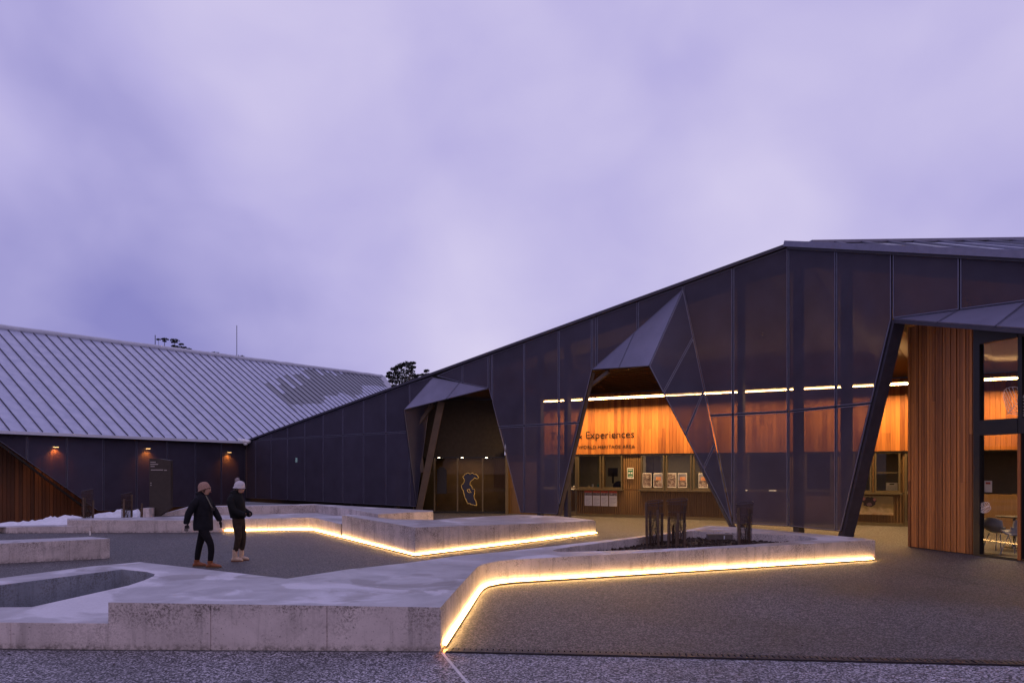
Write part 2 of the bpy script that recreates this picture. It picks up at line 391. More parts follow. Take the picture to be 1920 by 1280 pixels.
for nm, (p, q), w in (('paving_joint', ((262, 1041), (860, 1020)), 0.014), ('paving_joint', ((1640, 1058), (1960, 1118)), 0.016), ('paving_joint', ((1180, 1090), (1560, 1098)), 0.01)):
    a = gp(*p); b = gp(*q); s_ = (b - a).cross(V(0, 0, 1)).normalized() * w / 2; up = V(0, 0, 0.004)
    j = MB(); j.poly([a - s_ + up, b - s_ + up, b + s_ + up, a + s_ + up], M['dark']); tag(j.build(nm), kind='structure')

# drain channel with individual grates
dc = thing('drain_channel', dr0 + V(0, 0, 0), 'dark slotted drain channel crossing the paving from the near planter corner', 'drain')
tr_ = MB(); tr_.box(dr0 + ddir * 6 + dn * 0.07 + V(0, 0, -0.01), (6.0, 0.085, 0.016), 'black', (ddir, dn, V(0, 0, 1))); tr_.build('trough', dc)
M['grate'] = plain('cast_grate', (0.045, 0.038, 0.045), 0.5, 0.5, 0.25, 20, 0.3)
gm = MB(); Lg = 1.02
gm.box(V(Lg / 2, 0.012, 0.012), (Lg / 2 - 0.004, 0.012, 0.006), 'grate'); gm.box(V(Lg / 2, 0.128, 0.012), (Lg / 2 - 0.004, 0.012, 0.006), 'grate')
for k in range(17): gm.box(V(0.035 + k * (Lg - 0.07) / 16, 0.07, 0.012), (0.023, 0.046, 0.006), 'grate')
go = gm.build('drain_grate')
ang = math.atan2(ddir.y, ddir.x)
for k in range(11):
    o = go if k == 0 else go.copy()
    if k: COL.objects.link(o)
    o.parent = dc; o.location = ddir * (0.03 + k * Lg) + V(0, 0, 0.001 + 0.002 * ((k * 7) % 3) / 3); o.rotation_euler = (0, 0, ang)

# ------------------------------------------------------------------ concrete benches and planters
def ledge(mb, outer, hole=None, zb=-0.02, mat='concrete', joints=(), pit=()):
    """outer, hole: lists of Vector (x, y, ztop). joints: (edge index, fraction) notches in the outer wall."""
    pts = []
    n = len(outer)
    area = sum(outer[i].x * outer[(i + 1) % n].y - outer[(i + 1) % n].x * outer[i].y for i in range(n))
    sgn = 1 if area > 0 else -1
    for i in range(n):
        p = outer[i]; q = outer[(i + 1) % n]; pts.append(p)
        d = q - p; L = math.hypot(d.x, d.y)
        inw = V(-d.y, d.x, 0).normalized() * 0.012 * sgn
        for (e_, f) in sorted([j for j in joints if j[0] == i], key=lambda j: j[1]):
            c = p + d * f; h = d * (0.007 / L)
            pts += [c - h, c + inw, c + h]
    if sgn < 0: pts = pts[::-1]
    loops = [pts]
    if hole:
        m_ = len(hole); ar = sum(hole[i].x * hole[(i + 1) % m_].y - hole[(i + 1) % m_].x * hole[i].y for i in range(m_))
        loops.append(hole if ar < 0 else hole[::-1])
    flat = [p for l in loops for p in l]
    tris = tessellate_polygon([[V(p.x, p.y, 0) for p in l] for l in loops])
    for t in tris:
        a, b_, c = (flat[i] for i in t)
        if (b_ - a).cross(c - a).z < 0: b_, c = c, b_
        mb.poly([a, b_, c], mat)
    for l in loops:
        for i in range(len(l)):
            p = l[i]; q = l[(i + 1) % len(l)]
            mb.poly([V(p.x, p.y, zb), V(q.x, q.y, zb), q, p], 'concrete_pit_shade' if any((p - u_).length < .05 for u_ in pit) else mat)
def col(x, yb, yt):                        # vertex on a visible wall: bottom row and top row
    p = gp(x, yb); z = H - (yt - 880) / 1280 * p.y
    return V(p.x, p.y, z)
def led_along(parent, pts, out, z=0.035, name='led_strip'):
    """an LED profile fixed to the foot of the wall: pts on the wall line, out = sign of the offset side."""
    mb = MB(); hb = MB()
    P = [V(p.x, p.y, 0) for p in pts]
    offs = []
    for i, p in enumerate(P):
        d = (P[min(i + 1, len(P) - 1)] - P[max(i - 1, 0)]).normalized()
        nrm_ = V(-d.y, d.x, 0) * out
        a = p + nrm_ * 0.014; b_ = p + nrm_ * 0.040
        offs.append((a, b_))
    for i in range(len(P) - 1):
        a0, b0 = offs[i]; a1, b1 = offs[i + 1]; u = V(0, 0, z); t = V(0, 0, z + 0.022)
        mb.poly([b0 + u, b1 + u, b1 + t, b0 + t], 'led'); mb.poly([a0 + t, b0 + t, b1 + t, a1 + t], 'led'); mb.poly([a0 + u, a1 + u, b1 + u, b0 + u], 'led')
        mb.poly([a0 + u, a0 + t, a1 + t, a1 + u], 'led')
        hb.poly([a0 + V(0, 0, .001), b0 + V(0, 0, .001), b1 + V(0, 0, .001), a1 + V(0, 0, .001)], 'bronze')
        hb.poly([b0 + V(0, 0, .001), b0 + V(0, 0, z - .008), b1 + V(0, 0, z - .008), b1 + V(0, 0, .001)], 'bronze')
        hb.poly([a0 + V(0, 0, z - .008), a1 + V(0, 0, z - .008), b1 + V(0, 0, z - .008), b0 + V(0, 0, z - .008)], 'bronze')
    mb.build(name, parent); hb.build('light_channel', parent)

# N: the near planter
a_ = V(gp(203, 1217).x, gp(203, 1217).y, 0.485)
b_ = col(826, 1220, 1138)
M_ = gp(475, 1092, 0.45)
front = [b_, col(860, 1168, 1100), col(895, 1114, 1062), col(901, 1107, 1059), col(911, 1101, 1056), col(935, 1096, 1051), col(962, 1093, 1048.5), col(1641, 1050, 1012)]
rear = [gp(1625, 1009, .41), gp(1410, 989.5, .42), gp(1330, 985, .43), gp(1285, 993, .43), gp(1180, 1007, .43), gp(1055, 1021, .43), gp(950, 1033, .43), gp(860, 1041, .43), gp(760, 1055, .44), gp(650, 1067, .44), gp(542, 1083.5, .44)]
hole = [gp(x, y, .415) for x, y in ((1036, 1031.5), (1048, 1034), (1160, 1031.5), (1300, 1026), (1413, 1019.5), (1528, 1011.5), (1534, 1010), (1526, 1007), (1497, 1003.5), (1357, 997.5), (1298, 994.5), (1160, 1012.5), (1060, 1026), (1042, 1029))]
def plane_z(p): return p
near = thing('concrete_planter', V(0, 8, 0), 'large near angular planter bench with tree guards in its bed and a glowing foot', 'planter')
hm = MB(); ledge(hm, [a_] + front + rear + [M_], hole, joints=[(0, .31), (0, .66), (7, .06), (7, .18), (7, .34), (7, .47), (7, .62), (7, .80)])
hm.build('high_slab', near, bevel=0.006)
lm = MB()
zl = 0.27
fl = V(gp(-160, 1213).x, gp(-160, 1213).y, .27); fr_ = V(a_.x - 0.004, a_.y, .27); 
low_outer = [fl, fr_, V(M_.x - .02, M_.y + .01, M_.z - .012), gp(542, 1084.5, .43), gp(380, 1066, .43), gp(262, 1053, .43), gp(170, 1061, .43), gp(-160, 1104, .43),
             gp(-160, 1118, .43), gp(0, 1096, .43), gp(228, 1066.5, .43), gp(276, 1071.5, .43), gp(290, 1075.5, .425), gp(288, 1079, .42), gp(270, 1087, .415), gp(240, 1097, .40), gp(60, 1137, .31), gp(-160, 1137.5, .30)]
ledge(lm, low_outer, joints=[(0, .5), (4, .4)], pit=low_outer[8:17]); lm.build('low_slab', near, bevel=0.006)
led_along(near, [b_ + (front[1] - b_).normalized() * .12] + front[1:-1] + [front[-1] + (front[-2] - front[-1]).normalized() * .08], -1)
led_along(near, [front[-1] + V(-.01, .06, 0), rear[0], rear[1], rear[2], rear[3]], -1)
soil = MB()
hz = 0.25
cx = sum(p.x for p in hole) / len(hole); cy = sum(p.y for p in hole) / len(hole)
M['soil'] = plain('bark_mulch', (0.045, 0.028, 0.02), 0.9, 0, 0.6, 30, 0.8)
tris = tessellate_polygon([[V(p.x, p.y, 0) for p in hole]])
for t in tris: soil.poly([V(hole[i].x, hole[i].y, hz) for i in t], 'soil')
rnd = random.Random(3)
def inside(x, y, poly):
    r = False; n = len(poly)
    for i in range(n):
        p = poly[i]; q = poly[(i + 1) % n]
        if (p.y > y) != (q.y > y) and x < (q.x - p.x) * (y - p.y) / (q.y - p.y) + p.x: r = not r
    return r
for k in range(2600):
    x = rnd.uniform(min(p.x for p in hole), max(p.x for p in hole)); y = rnd.uniform(min(p.y for p in hole), max(p.y for p in hole))
    if not inside(x, y, hole): continue
    s_ = rnd.uniform(0.015, 0.045); an = rnd.uniform(0, 6.28); ax = (V(math.cos(an), math.sin(an), rnd.uniform(-.4, .4)).normalized(), V(-math.sin(an), math.cos(an), 0), V(0, 0, 1))
    soil.box(V(x, y, hz + 0.008 + rnd.random() * 0.015), (s_, s_ * .4, s_ * .3), 'soil', ax)
tag(soil.build('mulch', weld=False), 'dark bark mulch filling the bed of the near planter', 'mulch', kind='stuff')

# M1: middle block
mid = thing('concrete_bench', gp(800, 1020), 'tall middle concrete block bench with a glowing strip along its foot', 'bench')
m1f = [col(641, 1008, 965), col(778, 1043, 988), col(1117, 1001, 977)]
m1r = [gp(1113, 974.5, .41), gp(1047, 967, .42), gp(972, 964.5, .45), gp(860, 970, .5), gp(813, 974, .53), gp(735, 973, .57), gp(700, 968, .60), gp(655, 964.2, .61)]
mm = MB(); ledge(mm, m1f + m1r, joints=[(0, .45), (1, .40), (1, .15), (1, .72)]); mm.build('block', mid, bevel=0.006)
led_along(mid, [m1f[0], m1f[1], m1f[2]], -1)
led_along(mid, [m1r[0] + V(0, .0, 0), m1r[1], m1r[2], m1r[3], m1r[4]], -1)
# M2: low seat joining it at the left
m2 = thing('concrete_bench', gp(400, 998), 'long low concrete seat behind the two walkers', 'bench')
m2f = [col(126, 998.5, 974), col(340, 998, 975), col(580, 994.3, 969.5), col(592, 995.5, 970.5), col(639, 1007.6, 982)]
m2r = [V(m1f[0].x - .01, m1f[0].y + .9, .375), gp(700, 966, .38), gp(590, 961, .38), gp(380, 966, .375), gp(268, 969, .375), gp(126, 971.3, .37)]
mm = MB(); ledge(mm, m2f + m2r, joints=[(0, .3), (0, .7), (1, .33), (1, .66)]); mm.build('seat_slab', m2, bevel=0.006)
led_along(m2, [m2f[1] + (m2f[2] - m2f[1]) * .335, m2f[2], m2f[3], m2f[4]], -1)
# U: upstand
up_ = thing('concrete_wall', gp(590, 961, .3), 'raised concrete back wall behind the low seat, ending in a warm-lit wedge', 'wall')
uf = [gp(355, 950.3, .64), gp(590, 946, .64), gp(652, 953, .63), gp(709, 963.5, .62), gp(760, 960.5, .62), gp(812, 958.3, .62)]
ur = [gp(812, 956.6, .62), gp(590, 944.4, .64), gp(355, 948.6, .64)]
um = MB(); ledge(um, uf + ur, zb=-0.02, joints=[(0, .35), (0, .7), (1, .5)])
tri0 = gp(287, 967.5, .375); um.poly([tri0, V(uf[0].x, uf[0].y, .375), uf[0]], 'concrete'); um.poly([tri0 + V(0, .4, 0), V(ur[-1].x, ur[-1].y, .375), ur[-1]], 'concrete')
um.poly([tri0, uf[0], ur[-1], tri0 + V(0, .4, 0)], 'concrete')
um.build('wall_slab', up_, bevel=0.005)
st = MB(); q = gp(274, 969, .375); st.box(q + V(0, .15, .13), (.1, .15, .15), 'concrete')
tag(st.build('concrete_post', bevel=.006), 'short square concrete upstand beside the tall dark sign', 'post')
# L1 and L2
l1 = MB(); f0 = col(-120, 1062, 1024); f1 = col(206, 1046, 1009)
ledge(l1, [f0, f1, gp(172, 1005.6, .40), gp(-120, 1017, .40)], joints=[(0, .4), (0, .75)]); o = l1.build('concrete_bench', bevel=.006)
tag(o, 'short straight concrete bench nearest the snow, standing alone on the plaza', 'bench')
l2 = MB(); ledge(l2, [col(12, 999, 987.5), col(170, 998.6, 985.3), gp(172, 983, .20), gp(60, 984, .19), gp(-40, 986.5, .18), gp(-42, 988, .18), col(0, 997, 987.7)], joints=[(0, .4)]); o = l2.build('concrete_kerb', bevel=.005)
tag(o, 'low concrete kerb holding back the snow bank', 'kerb')
o = MB(); p = gp(169, 1003); o.tube([p, p + V(0, 0, .12)], 0.02, 'white'); tag(o.build('marker_post'), 'tiny pale marker post behind the short straight bench', 'post')

# snow bank
sn = MB(); nx, ny = 90, 60; M['snow'] = plain('snow', (0.78, 0.80, 0.86), 0.6, 0, 0.08, 9, 0.8)
sid = {}
def snow_h(X, Y):
    u = X / Y * 1280 + 960
    t = max(0, min(1, (u + 20) / 240))
    base = -0.08 + 0.36 * t ** 0.8
    prof = max(0, min(1, (270 - u) / 10)) * max(0, min(1, (Y - 20.6) / 1.4)) * max(0, min(1, (25.2 - Y) / 2.0))
    nn = mnoise.fractal(V(X * 1.7, Y * 1.7, 3), 0.5, 2.3, 7) * .13 + abs(mnoise.noise(V(X * 6, Y * 6, 9))) * .05 + mnoise.noise(V(X * .7, Y * .7, 1)) * .08
    return ground_z(X, Y) * 1 - 0.05 + (base + nn + .30) * prof ** .6 + (0.0)
for i in range(nx):
    for j in range(ny):
        X = -18.5 + 6.9 * i / (nx - 1); Y = 20.45 + 5.4 * j / (ny - 1)
        sid[i, j] = len(sn.v); sn.v.append((X, Y, snow_h(X, Y)))
si = sn.mat('snow')
for i in range(nx - 1):
    for j in range(ny - 1):
        sn.f.append((sid[i, j], sid[i + 1, j], sid[i + 1, j + 1], sid[i, j + 1])); sn.m.append(si)
tag(sn.build('snow_bank', smooth=True), 'heaped white snow lying along the foot of the left building', 'snow', kind='stuff')

# ------------------------------------------------------------------ panel builder
def panel(pts, parent, name='mesh_panel', gap=0.020, rim=0.017, mat='mesh', flip=None, depth=0.04, rimmat='rim'):
    """convex coplanar 3D polygon -> a framed sheet; flip = a vector on the outer side"""
    pts = [Vector(p) for p in pts]; q = []
    for p in pts:
        if not q or (p - q[-1]).length > 1e-3: q.append(p)
    if (q[0] - q[-1]).length < 1e-3: q.pop()
    i = 0
    while len(q) > 3 and i < len(q):
        if (q[i] - q[(i + 1) % len(q)]).length < .14: q[i] = (q[i] + q[(i + 1) % len(q)]) / 2; q.pop((i + 1) % len(q))
        else: i += 1
    pts = q
    if len(pts) < 3: return None
    nrm_ = V(0, 0, 0)
    for i in range(len(pts)): nrm_ += (pts[i] - pts[0]).cross(pts[(i + 1) % len(pts)] - pts[0])
    if nrm_.length < 0.05: return None
    nrm_.normalize()
    if flip is not None and nrm_.dot(flip) < 0: nrm_ = -nrm_; pts = pts[::-1]
    x = (pts[1] - pts[0]).normalized(); y = nrm_.cross(x); o = pts[0]
    P2 = [((p - o).dot(x), (p - o).dot(y)) for p in pts]
    def inset(P, w):
        n = len(P); out = []
        lines = []
        for i in range(n):
            ax, ay = P[i]; bx, by = P[(i + 1) % n]; L = math.hypot(bx - ax, by - ay); nx_, ny_ = -(by - ay) / L, (bx - ax) / L
            lines.append((nx_, ny_, nx_ * ax + ny_ * ay + w))
        for i in range(n):
            a1, b1, c1 = lines[i - 1]; a2, b2, c2 = lines[i]; det = a1 * b2 - a2 * b1
            if abs(det) < 1e-4: out.append((P[i][0] + a1 * w, P[i][1] + b1 * w)); continue
            out.append(((c1 * b2 - c2 * b1) / det, (a1 * c2 - a2 * c1) / det))
        return out
    A = inset(P2, gap); B = inset(P2, gap + rim)
    def area(P): return sum(P[i][0] * P[(i + 1) % len(P)][1] - P[(i + 1) % len(P)][0] * P[i][1] for i in range(len(P))) / 2
    if area(B) < 0.02: return None
    for i in range(len(B)):
        ex, ey = P2[(i + 1) % len(B)][0] - P2[i][0], P2[(i + 1) % len(B)][1] - P2[i][1]
        fx, fy = B[(i + 1) % len(B)][0] - B[i][0], B[(i + 1) % len(B)][1] - B[i][1]
        if ex * fx + ey * fy <= 0: return None
    W = lambda p, h: o + x * p[0] + y * p[1] + nrm_ * h
    mb = MB(); mb.poly([W(p, 0) for p in B], mat)
    n = len(A)
    for i in range(n):
        j = (i + 1) % n
        mb.poly([W(A[i], .008), W(A[j], .008), W(B[j], .008), W(B[i], .008)], rimmat)
        mb.poly([W(B[i], .008), W(B[j], .008), W(B[j], 0), W(B[i], 0)], rimmat)
        mb.poly([W(A[i], -depth), W(A[j], -depth), W(A[j], .008), W(A[i], .008)], rimmat)
        mb.poly([W(P2[i], -.028), W(P2[j], -.028), W(A[j], -.028), W(A[i], -.028)], 'black')
    return mb.build(name, parent, weld=False)
def clip(poly, f):
    out = []
    for i in range(len(poly)):
        a = poly[i]; b = poly[(i + 1) % len(poly)]; fa, fb = f(a), f(b)
        if fa >= 0: out.append(a)
        if (fa >= 0) != (fb >= 0):
            t = fa / (fa - fb); out.append((a[0] + (b[0] - a[0]) * t, a[1] + (b[1] - a[1]) * t))
    return out

P0 = V(7.57, 18.71, 0)
dA = V(-0.7634, 0.6459, 0); nA = V(-0.6459, -0.7634, 0)
dB = V(0.4082, -0.9129, 0); nB = V(-0.9129, -0.4082, 0)
PW = 1.556; TZ = 3.44; BZ = 0.29
def topA(s): return 7.93 - 4.58 * s / 29.0
def topB(s): return 7.93 - 0.337 * s
def SA(x, y): p = hit(x, y, P0, nA); return ((p - P0).dot(dA), p.z)
def SB(x, y): p = hit(x, y, P0, nB); return ((p - P0).dot(dB), p.z)

main = thing('visitor_centre', V(4, 22, 0), 'large folded visitor centre clad in dark perforated metal panels', 'building')
def facade(regions, o, d, n, smax, parent):
    for reg in regions:
        k = 0
        while k * PW < smax:
            s0, s1 = k * PW, (k + 1) * PW
            c = clip(clip(reg, lambda p: p[0] - s0), lambda p: s1 - p[0])
            if len(c) >= 3:
                for half in (clip(c, lambda p: p[1] - TZ), clip(c, lambda p: TZ - p[1])):
                    if len(half) >= 3: panel([o + d * p[0] + V(0, 0, p[1]) for p in half], parent, flip=n)
            k += 1
sApex1, sR1, sF1 = SA(812, 707), SA(916, 728), SA(780, 950)
sF2, sF3, sL2, sAp2, sF4 = SA(975, 962), SA(1045, 968), SA(1110, 695), SA(1281, 545), SA(1374, 983)
LC = 29.03
facade([
    [(sF1[0], BZ), (LC, BZ), (LC, topA(LC)), (sApex1[0], topA(sApex1[0])), (sApex1[0], sApex1[1])],
    [(sApex1[0], sApex1[1]), (sApex1[0], topA(sApex1[0])), (sR1[0], topA(sR1[0])), (sR1[0], sR1[1])],
    [(sR1[0], sR1[1]), (sR1[0], topA(sR1[0])), (sL2[0], topA(sL2[0])), (sL2[0], sL2[1]), (sF3[0], BZ), (sF2[0], BZ)],
    [(sL2[0], sL2[1]), (sL2[0], topA(sL2[0])), (sAp2[0], topA(sAp2[0])), (sAp2[0], sAp2[1])],
    [(sAp2[0], sAp2[1]), (sAp2[0], topA(sAp2[0])), (0, topA(0)), (0, BZ), (sF4[0], BZ)],
], P0, dA, nA, LC, main)
sB3 = SB(1672, 598); sBf = SB(1577, 997); sBe = (9.0, 4.87)
facade([
    [(0, BZ), (0, topB(0)), (sB3[0], topB(sB3[0])), sB3, (sBf[0], BZ)],
    [sB3, (sB3[0], topB(sB3[0])), (9, topB(9)), sBe],
], P0, dB, nB, 9, main)
# canopies and the folded fin
def plane3(a, b, c): n = (b - a).cross(c - a).normalized(); return a, n
def fold(corners, splits, parent, mat, name, flip):
    """corners: 3D triangle a, b, c; splits: lists of polygons in image space on that plane"""
    p, n = plane3(*corners)
    for poly in splits:
        panel([hit(x, y, p, n) for x, y in poly], parent, name, mat=mat, flip=flip, gap=.012, rim=.022)
ap2 = hit(1281, 541, P0, nA, 0.03); lf2 = hit(1110, 693, P0, nA, 0.03); tip2 = hit(1217, 686, P0, nA, 1.2); ft2 = hit(1374, 988, P0, nA, 0.03)
fold((ap2, lf2, tip2), [[(1281, 541), (1190, 622), (1160, 689.7), (1217, 686)], [(1190, 622), (1110, 693), (1160, 689.7)]], main, 'mesh_canopy_skylit', 'canopy_panel', V(-.3, -1, .6))
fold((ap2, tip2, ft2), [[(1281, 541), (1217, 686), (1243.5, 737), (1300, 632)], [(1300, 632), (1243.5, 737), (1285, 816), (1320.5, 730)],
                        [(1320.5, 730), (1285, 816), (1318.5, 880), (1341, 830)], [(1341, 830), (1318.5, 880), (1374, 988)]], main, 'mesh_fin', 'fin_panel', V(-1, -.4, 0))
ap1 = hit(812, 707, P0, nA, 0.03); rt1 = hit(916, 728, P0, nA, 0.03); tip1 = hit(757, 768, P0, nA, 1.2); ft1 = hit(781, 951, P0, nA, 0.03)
fold((ap1, rt1, tip1), [[(812, 707), (757, 768), (836, 748), (862, 717)], [(862, 717), (836, 748), (916, 728)]], main, 'mesh_canopy_skylit', 'canopy_panel', V(-.3, -1, .6))
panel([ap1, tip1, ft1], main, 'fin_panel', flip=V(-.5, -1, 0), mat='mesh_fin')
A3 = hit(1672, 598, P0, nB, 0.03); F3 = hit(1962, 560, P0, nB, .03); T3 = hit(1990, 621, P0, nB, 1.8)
fold((A3, F3, T3), [[(1672, 598), (1796, 582), (1757, 604.5)], [(1796, 582), (1926, 565), (1866, 612), (1757, 604.5)], [(1926, 565), (2010, 553), (1995, 621), (1866, 612)]], main, 'mesh_canopy_skylit', 'canopy_panel', V(-1, -.3, 1))
sf = MB(); M['soffit'] = plain('soffit_lining', (0.34, 0.28, 0.20), 0.7, 0, 0.1)
pc, nc = plane3(A3, F3, T3); dwn = V(0, 0, -.09)
sf.poly([A3 + dwn, T3 + dwn + (F3 - T3) * .06, F3 + dwn], 'soffit'); sf.poly([A3 + V(0, 0, -.02), A3 + dwn, T3 + dwn, T3 + V(0, 0, -.02)], 'steel')
sf.build('canopy_soffit', main)
# capping along the roof edges
cp = MB(); cp.bar(P0 + V(0, 0, topA(0) + .05) + nA * .02, P0 + dA * LC + V(0, 0, topA(LC) + .05) + nA * .02, .16, .09, 'steel'); cp.build('roof_capping', main)
cp = MB(); cp.bar(P0 + V(0, 0, topB(0) + .09) + nB * .06, P0 + dB * 9 + V(0, 0, topB(9) + .09) + nB * .06, .22, .15, 'rim'); 
cp.bar(P0 + V(0, 0, topB(0) - .02) + nB * .02, P0 + dB * 9 + V(0, 0, topB(9) - .02) + nB * .02, .10, .05, 'steel'); cp.build('gutter', main)
# columns behind the mesh
for s in (PW - .12, 5 * PW - .14, 6 * PW - .5, sF1[0] + 1.6, sF1[0] + 4.7):
    c = MB(); p = P0 + dA * s - nA * .32; zt = topA(s) - .35
    c.box(V(p.x, p.y, zt / 2), (.08, .10, zt / 2), 'steel', (dA, nA, V(0, 0, 1))); c.build('column', main)
for s in (0.12, PW + .1, ):
    c = MB(); p = P0 + dB * s - nB * .26; zt = topB(s) - .35
    c.box(V(p.x, p.y, zt / 2), (.10, .10, zt / 2), 'steel', (dB, nB, V(0, 0, 1))); c.build('column', main)
def slant(a, b, w, h, m, name='slanted_column'):
    c = MB(); c.bar(a, b, w, h, m); return c.build(name, main)
a = hit(1110, 697, P0, nA, -.16); b = hit(1046, 968, P0, nA, -.16); b = b + (b - a) * (b.z + .02) / (a.z - b.z); slant(a, b, .15, .20, 'steel_brown')
a = hit(1681, 606, P0, nB, -.16); b = hit(1587, 1000, P0, nB, -.16); b = b + (b - a) * (b.z + .02) / (a.z - b.z); slant(a, b, .26, .26, 'steel')
a = ft2 + V(0.05, .1, 0); b = V(a.x + .06, a.y + .02, -.02); slant(tip2 + (ft2 - tip2) * .55 + V(.06, .1, 0), V(a.x + .08, a.y, -.02), .16, .16, 'steel')
a = hit(828, 752, P0, nA, .05); b = hit(786, 955, P0, nA, -.05); b = b + (b - a) * (b.z + .02) / (a.z - b.z); slant(a, b, .24, .26, 'steel_brown')
a = hit(781, 768, P0, nA, .25); b = hit(792, 885, P0, nA, .0); slant(a, b, .13, .14, 'steel_brown', 'brace')
a = hit(781, 800, P0, nA, .4); b = hit(812, 758, P0, nA, .1); slant(a, b, .12, .14, 'steel_brown', 'brace')
a = hit(1109, 722, P0, nA, -.2); b = hit(1142, 696, P0, nA, -.0); slant(a, b, .09, .12, 'steel_brown', 'brace')
# roofs
A0 = P0 + V(0, 0, topA(0)) ; C0 = P0 + dA * LC + V(0, 0, topA(LC)); Q0 = V(16, 20.2, 8.50); B9 = P0 + dB * 9 + V(0, 0, topB(9))
rf = MB(); M['roofdark'] = plain('dark_roof_metal', (0.10, 0.10, 0.13), 0.5, 0.4, 0.1)
for t in ([A0, V(-2, 46, 3.3), C0], [A0, V(26, 34, 6.8), V(-2, 46, 3.3)], [A0, Q0, V(26, 34, 6.8)]):
    rf.poly([p + V(0, 0, .02) for p in t], 'roofdark')
rf.build('rear_roof', main)
M['snowroof'] = None
def roofmat(name, thresh, spanx=None):
    m, nt, b = newmat(name); L = nt.links.new
    t = nd(nt, 'ShaderNodeTexCoord'); n = nd(nt, 'ShaderNodeTexNoise'); n.inputs['Scale'].default_value = .35; n.inputs['Detail'].default_value = 6; n.inputs['Roughness'].default_value = .6
    L(t.outputs['Object'], n.inputs[0])
    sxyz = nd(nt, 'ShaderNodeSeparateXYZ'); L(t.outputs['Object'], sxyz.inputs[0])
    # thaw patches: where the snow has slid off the sheets
    if spanx:
        org, ds, dh = spanx
        sub = nd(nt, 'ShaderNodeVectorMath', operation='SUBTRACT'); L(t.outputs['Object'], sub.inputs[0]); sub.inputs[1].default_value = org
        def dot_(v):
            q_ = nd(nt, 'ShaderNodeVectorMath', operation='DOT_PRODUCT'); L(sub.outputs[0], q_.inputs[0]); q_.inputs[1].default_value = v; return q_.outputs['Value']
        S_, R_ = dot_(ds), dot_(dh)
        def mr_(i, a, b_, c_, d_):
            q_ = nd(nt, 'ShaderNodeMapRange'); q_.interpolation_type = 'SMOOTHSTEP'
            for k_, v_ in zip(('From Min', 'From Max', 'To Min', 'To Max'), (a, b_, c_, d_)): q_.inputs[k_].default_value = v_
            L(i, q_.inputs[0]); return q_.outputs[0]
        def ma(op, a, b_):
            q_ = nd(nt, 'ShaderNodeMath', operation=op)
            for k_, v_ in enumerate((a, b_)):
                if isinstance(v_, (int, float)): q_.inputs[k_].default_value = v_
                else: L(v_, q_.inputs[k_])
            return q_.outputs[0]
        # snow slides off strip by strip between the seams
        cell = ma('FLOOR', ma('DIVIDE', ma('SUBTRACT', S_, .10), .604), 0)
        wn_ = nd(nt, 'ShaderNodeTexWhiteNoise', noise_dimensions='1D'); L(cell, wn_.inputs['W'])
        upper = ma('ADD', ma('MULTIPLY', S_, -.42), 2.9)                      # top of the bare area climbs towards the far end
        low_ = ma('ADD', ma('MULTIPLY', S_, -.33), 1.4)
        jit = ma('MULTIPLY', ma('SUBTRACT', wn_.outputs[0], .5), 1.7)
        nz = ma('MULTIPLY', ma('SUBTRACT', n.outputs[0], .5), 4.0)
        m1 = mr_(ma('ADD', ma('SUBTRACT', R_, upper), jit), -.04, .04, 1, 0)
        m2 = mr_(ma('ADD', ma('SUBTRACT', R_, low_), nz), -.5, .9, 0, 1)
        m3 = mr_(ma('ADD', S_, ma('MULTIPLY', jit, .6)), -6.6, -6.4, 1, 0)
        src = ma('MULTIPLY', ma('MULTIPLY', m1, m2), m3)
        fn_ = nd(nt, 'ShaderNodeTexNoise'); fn_.inputs['Scale'].default_value = 6; fn_.inputs['Detail'].default_value = 8; fn_.inputs['Roughness'].default_value = .8; L(t.outputs['Object'], fn_.inputs[0])
        src = ma('MULTIPLY', src, mr_(fn_.outputs[0], .35, .5, .55, 1.0))
    else: src = n.outputs[0]
    r = nd(nt, 'ShaderNodeMapRange'); r.inputs['From Min'].default_value = thresh; r.inputs['From Max'].default_value = thresh + .03; L(src, r.inputs[0])
    mx = nd(nt, 'ShaderNodeMixRGB'); L(r.outputs[0], mx.inputs[0]); 
    n2_ = nd(nt, 'ShaderNodeTexNoise'); n2_.inputs['Scale'].default_value = 2.5; n2_.inputs['Detail'].default_value = 8; L(t.outputs['Object'], n2_.inputs[0])
    c = nd(nt, 'ShaderNodeValToRGB'); c.color_ramp.elements[0].position = .3; c.color_ramp.elements[1].position = .65
    c.color_ramp.elements[0].color = (.38, .415, .58, 1); c.color_ramp.elements[1].color = (.50, .535, .70, 1); L(n2_.outputs[0], c.inputs[0])
    L(c.outputs[0], mx.inputs[1]); mx.inputs[2].default_value = (.19, .20, .25, 1); L(mx.outputs[0], b.inputs['Base Color'])
    b.inputs['Roughness'].default_value = .38
    bp = nd(nt, 'ShaderNodeBump'); bp.inputs['Strength'].default_value = .15; bp.inputs['Distance'].default_value = .03; L(n2_.outputs[0], bp.inputs['Height']); L(bp.outputs[0], b.inputs['Normal'])
    return m
M['roof_main'] = roofmat('frosted_zinc', .50)
rm = MB(); up9 = V(0, 0, .11)
rm.poly([A0 + up9, B9 + up9, Q0 + up9 + (Q0 - A0) * .6, Q0 + up9], 'roof_main'); ro = rm.build('zinc_roof', main)
pr, nr = plane3(A0 + up9, B9 + up9, Q0 + up9)
if nr.z < 0: nr = -nr
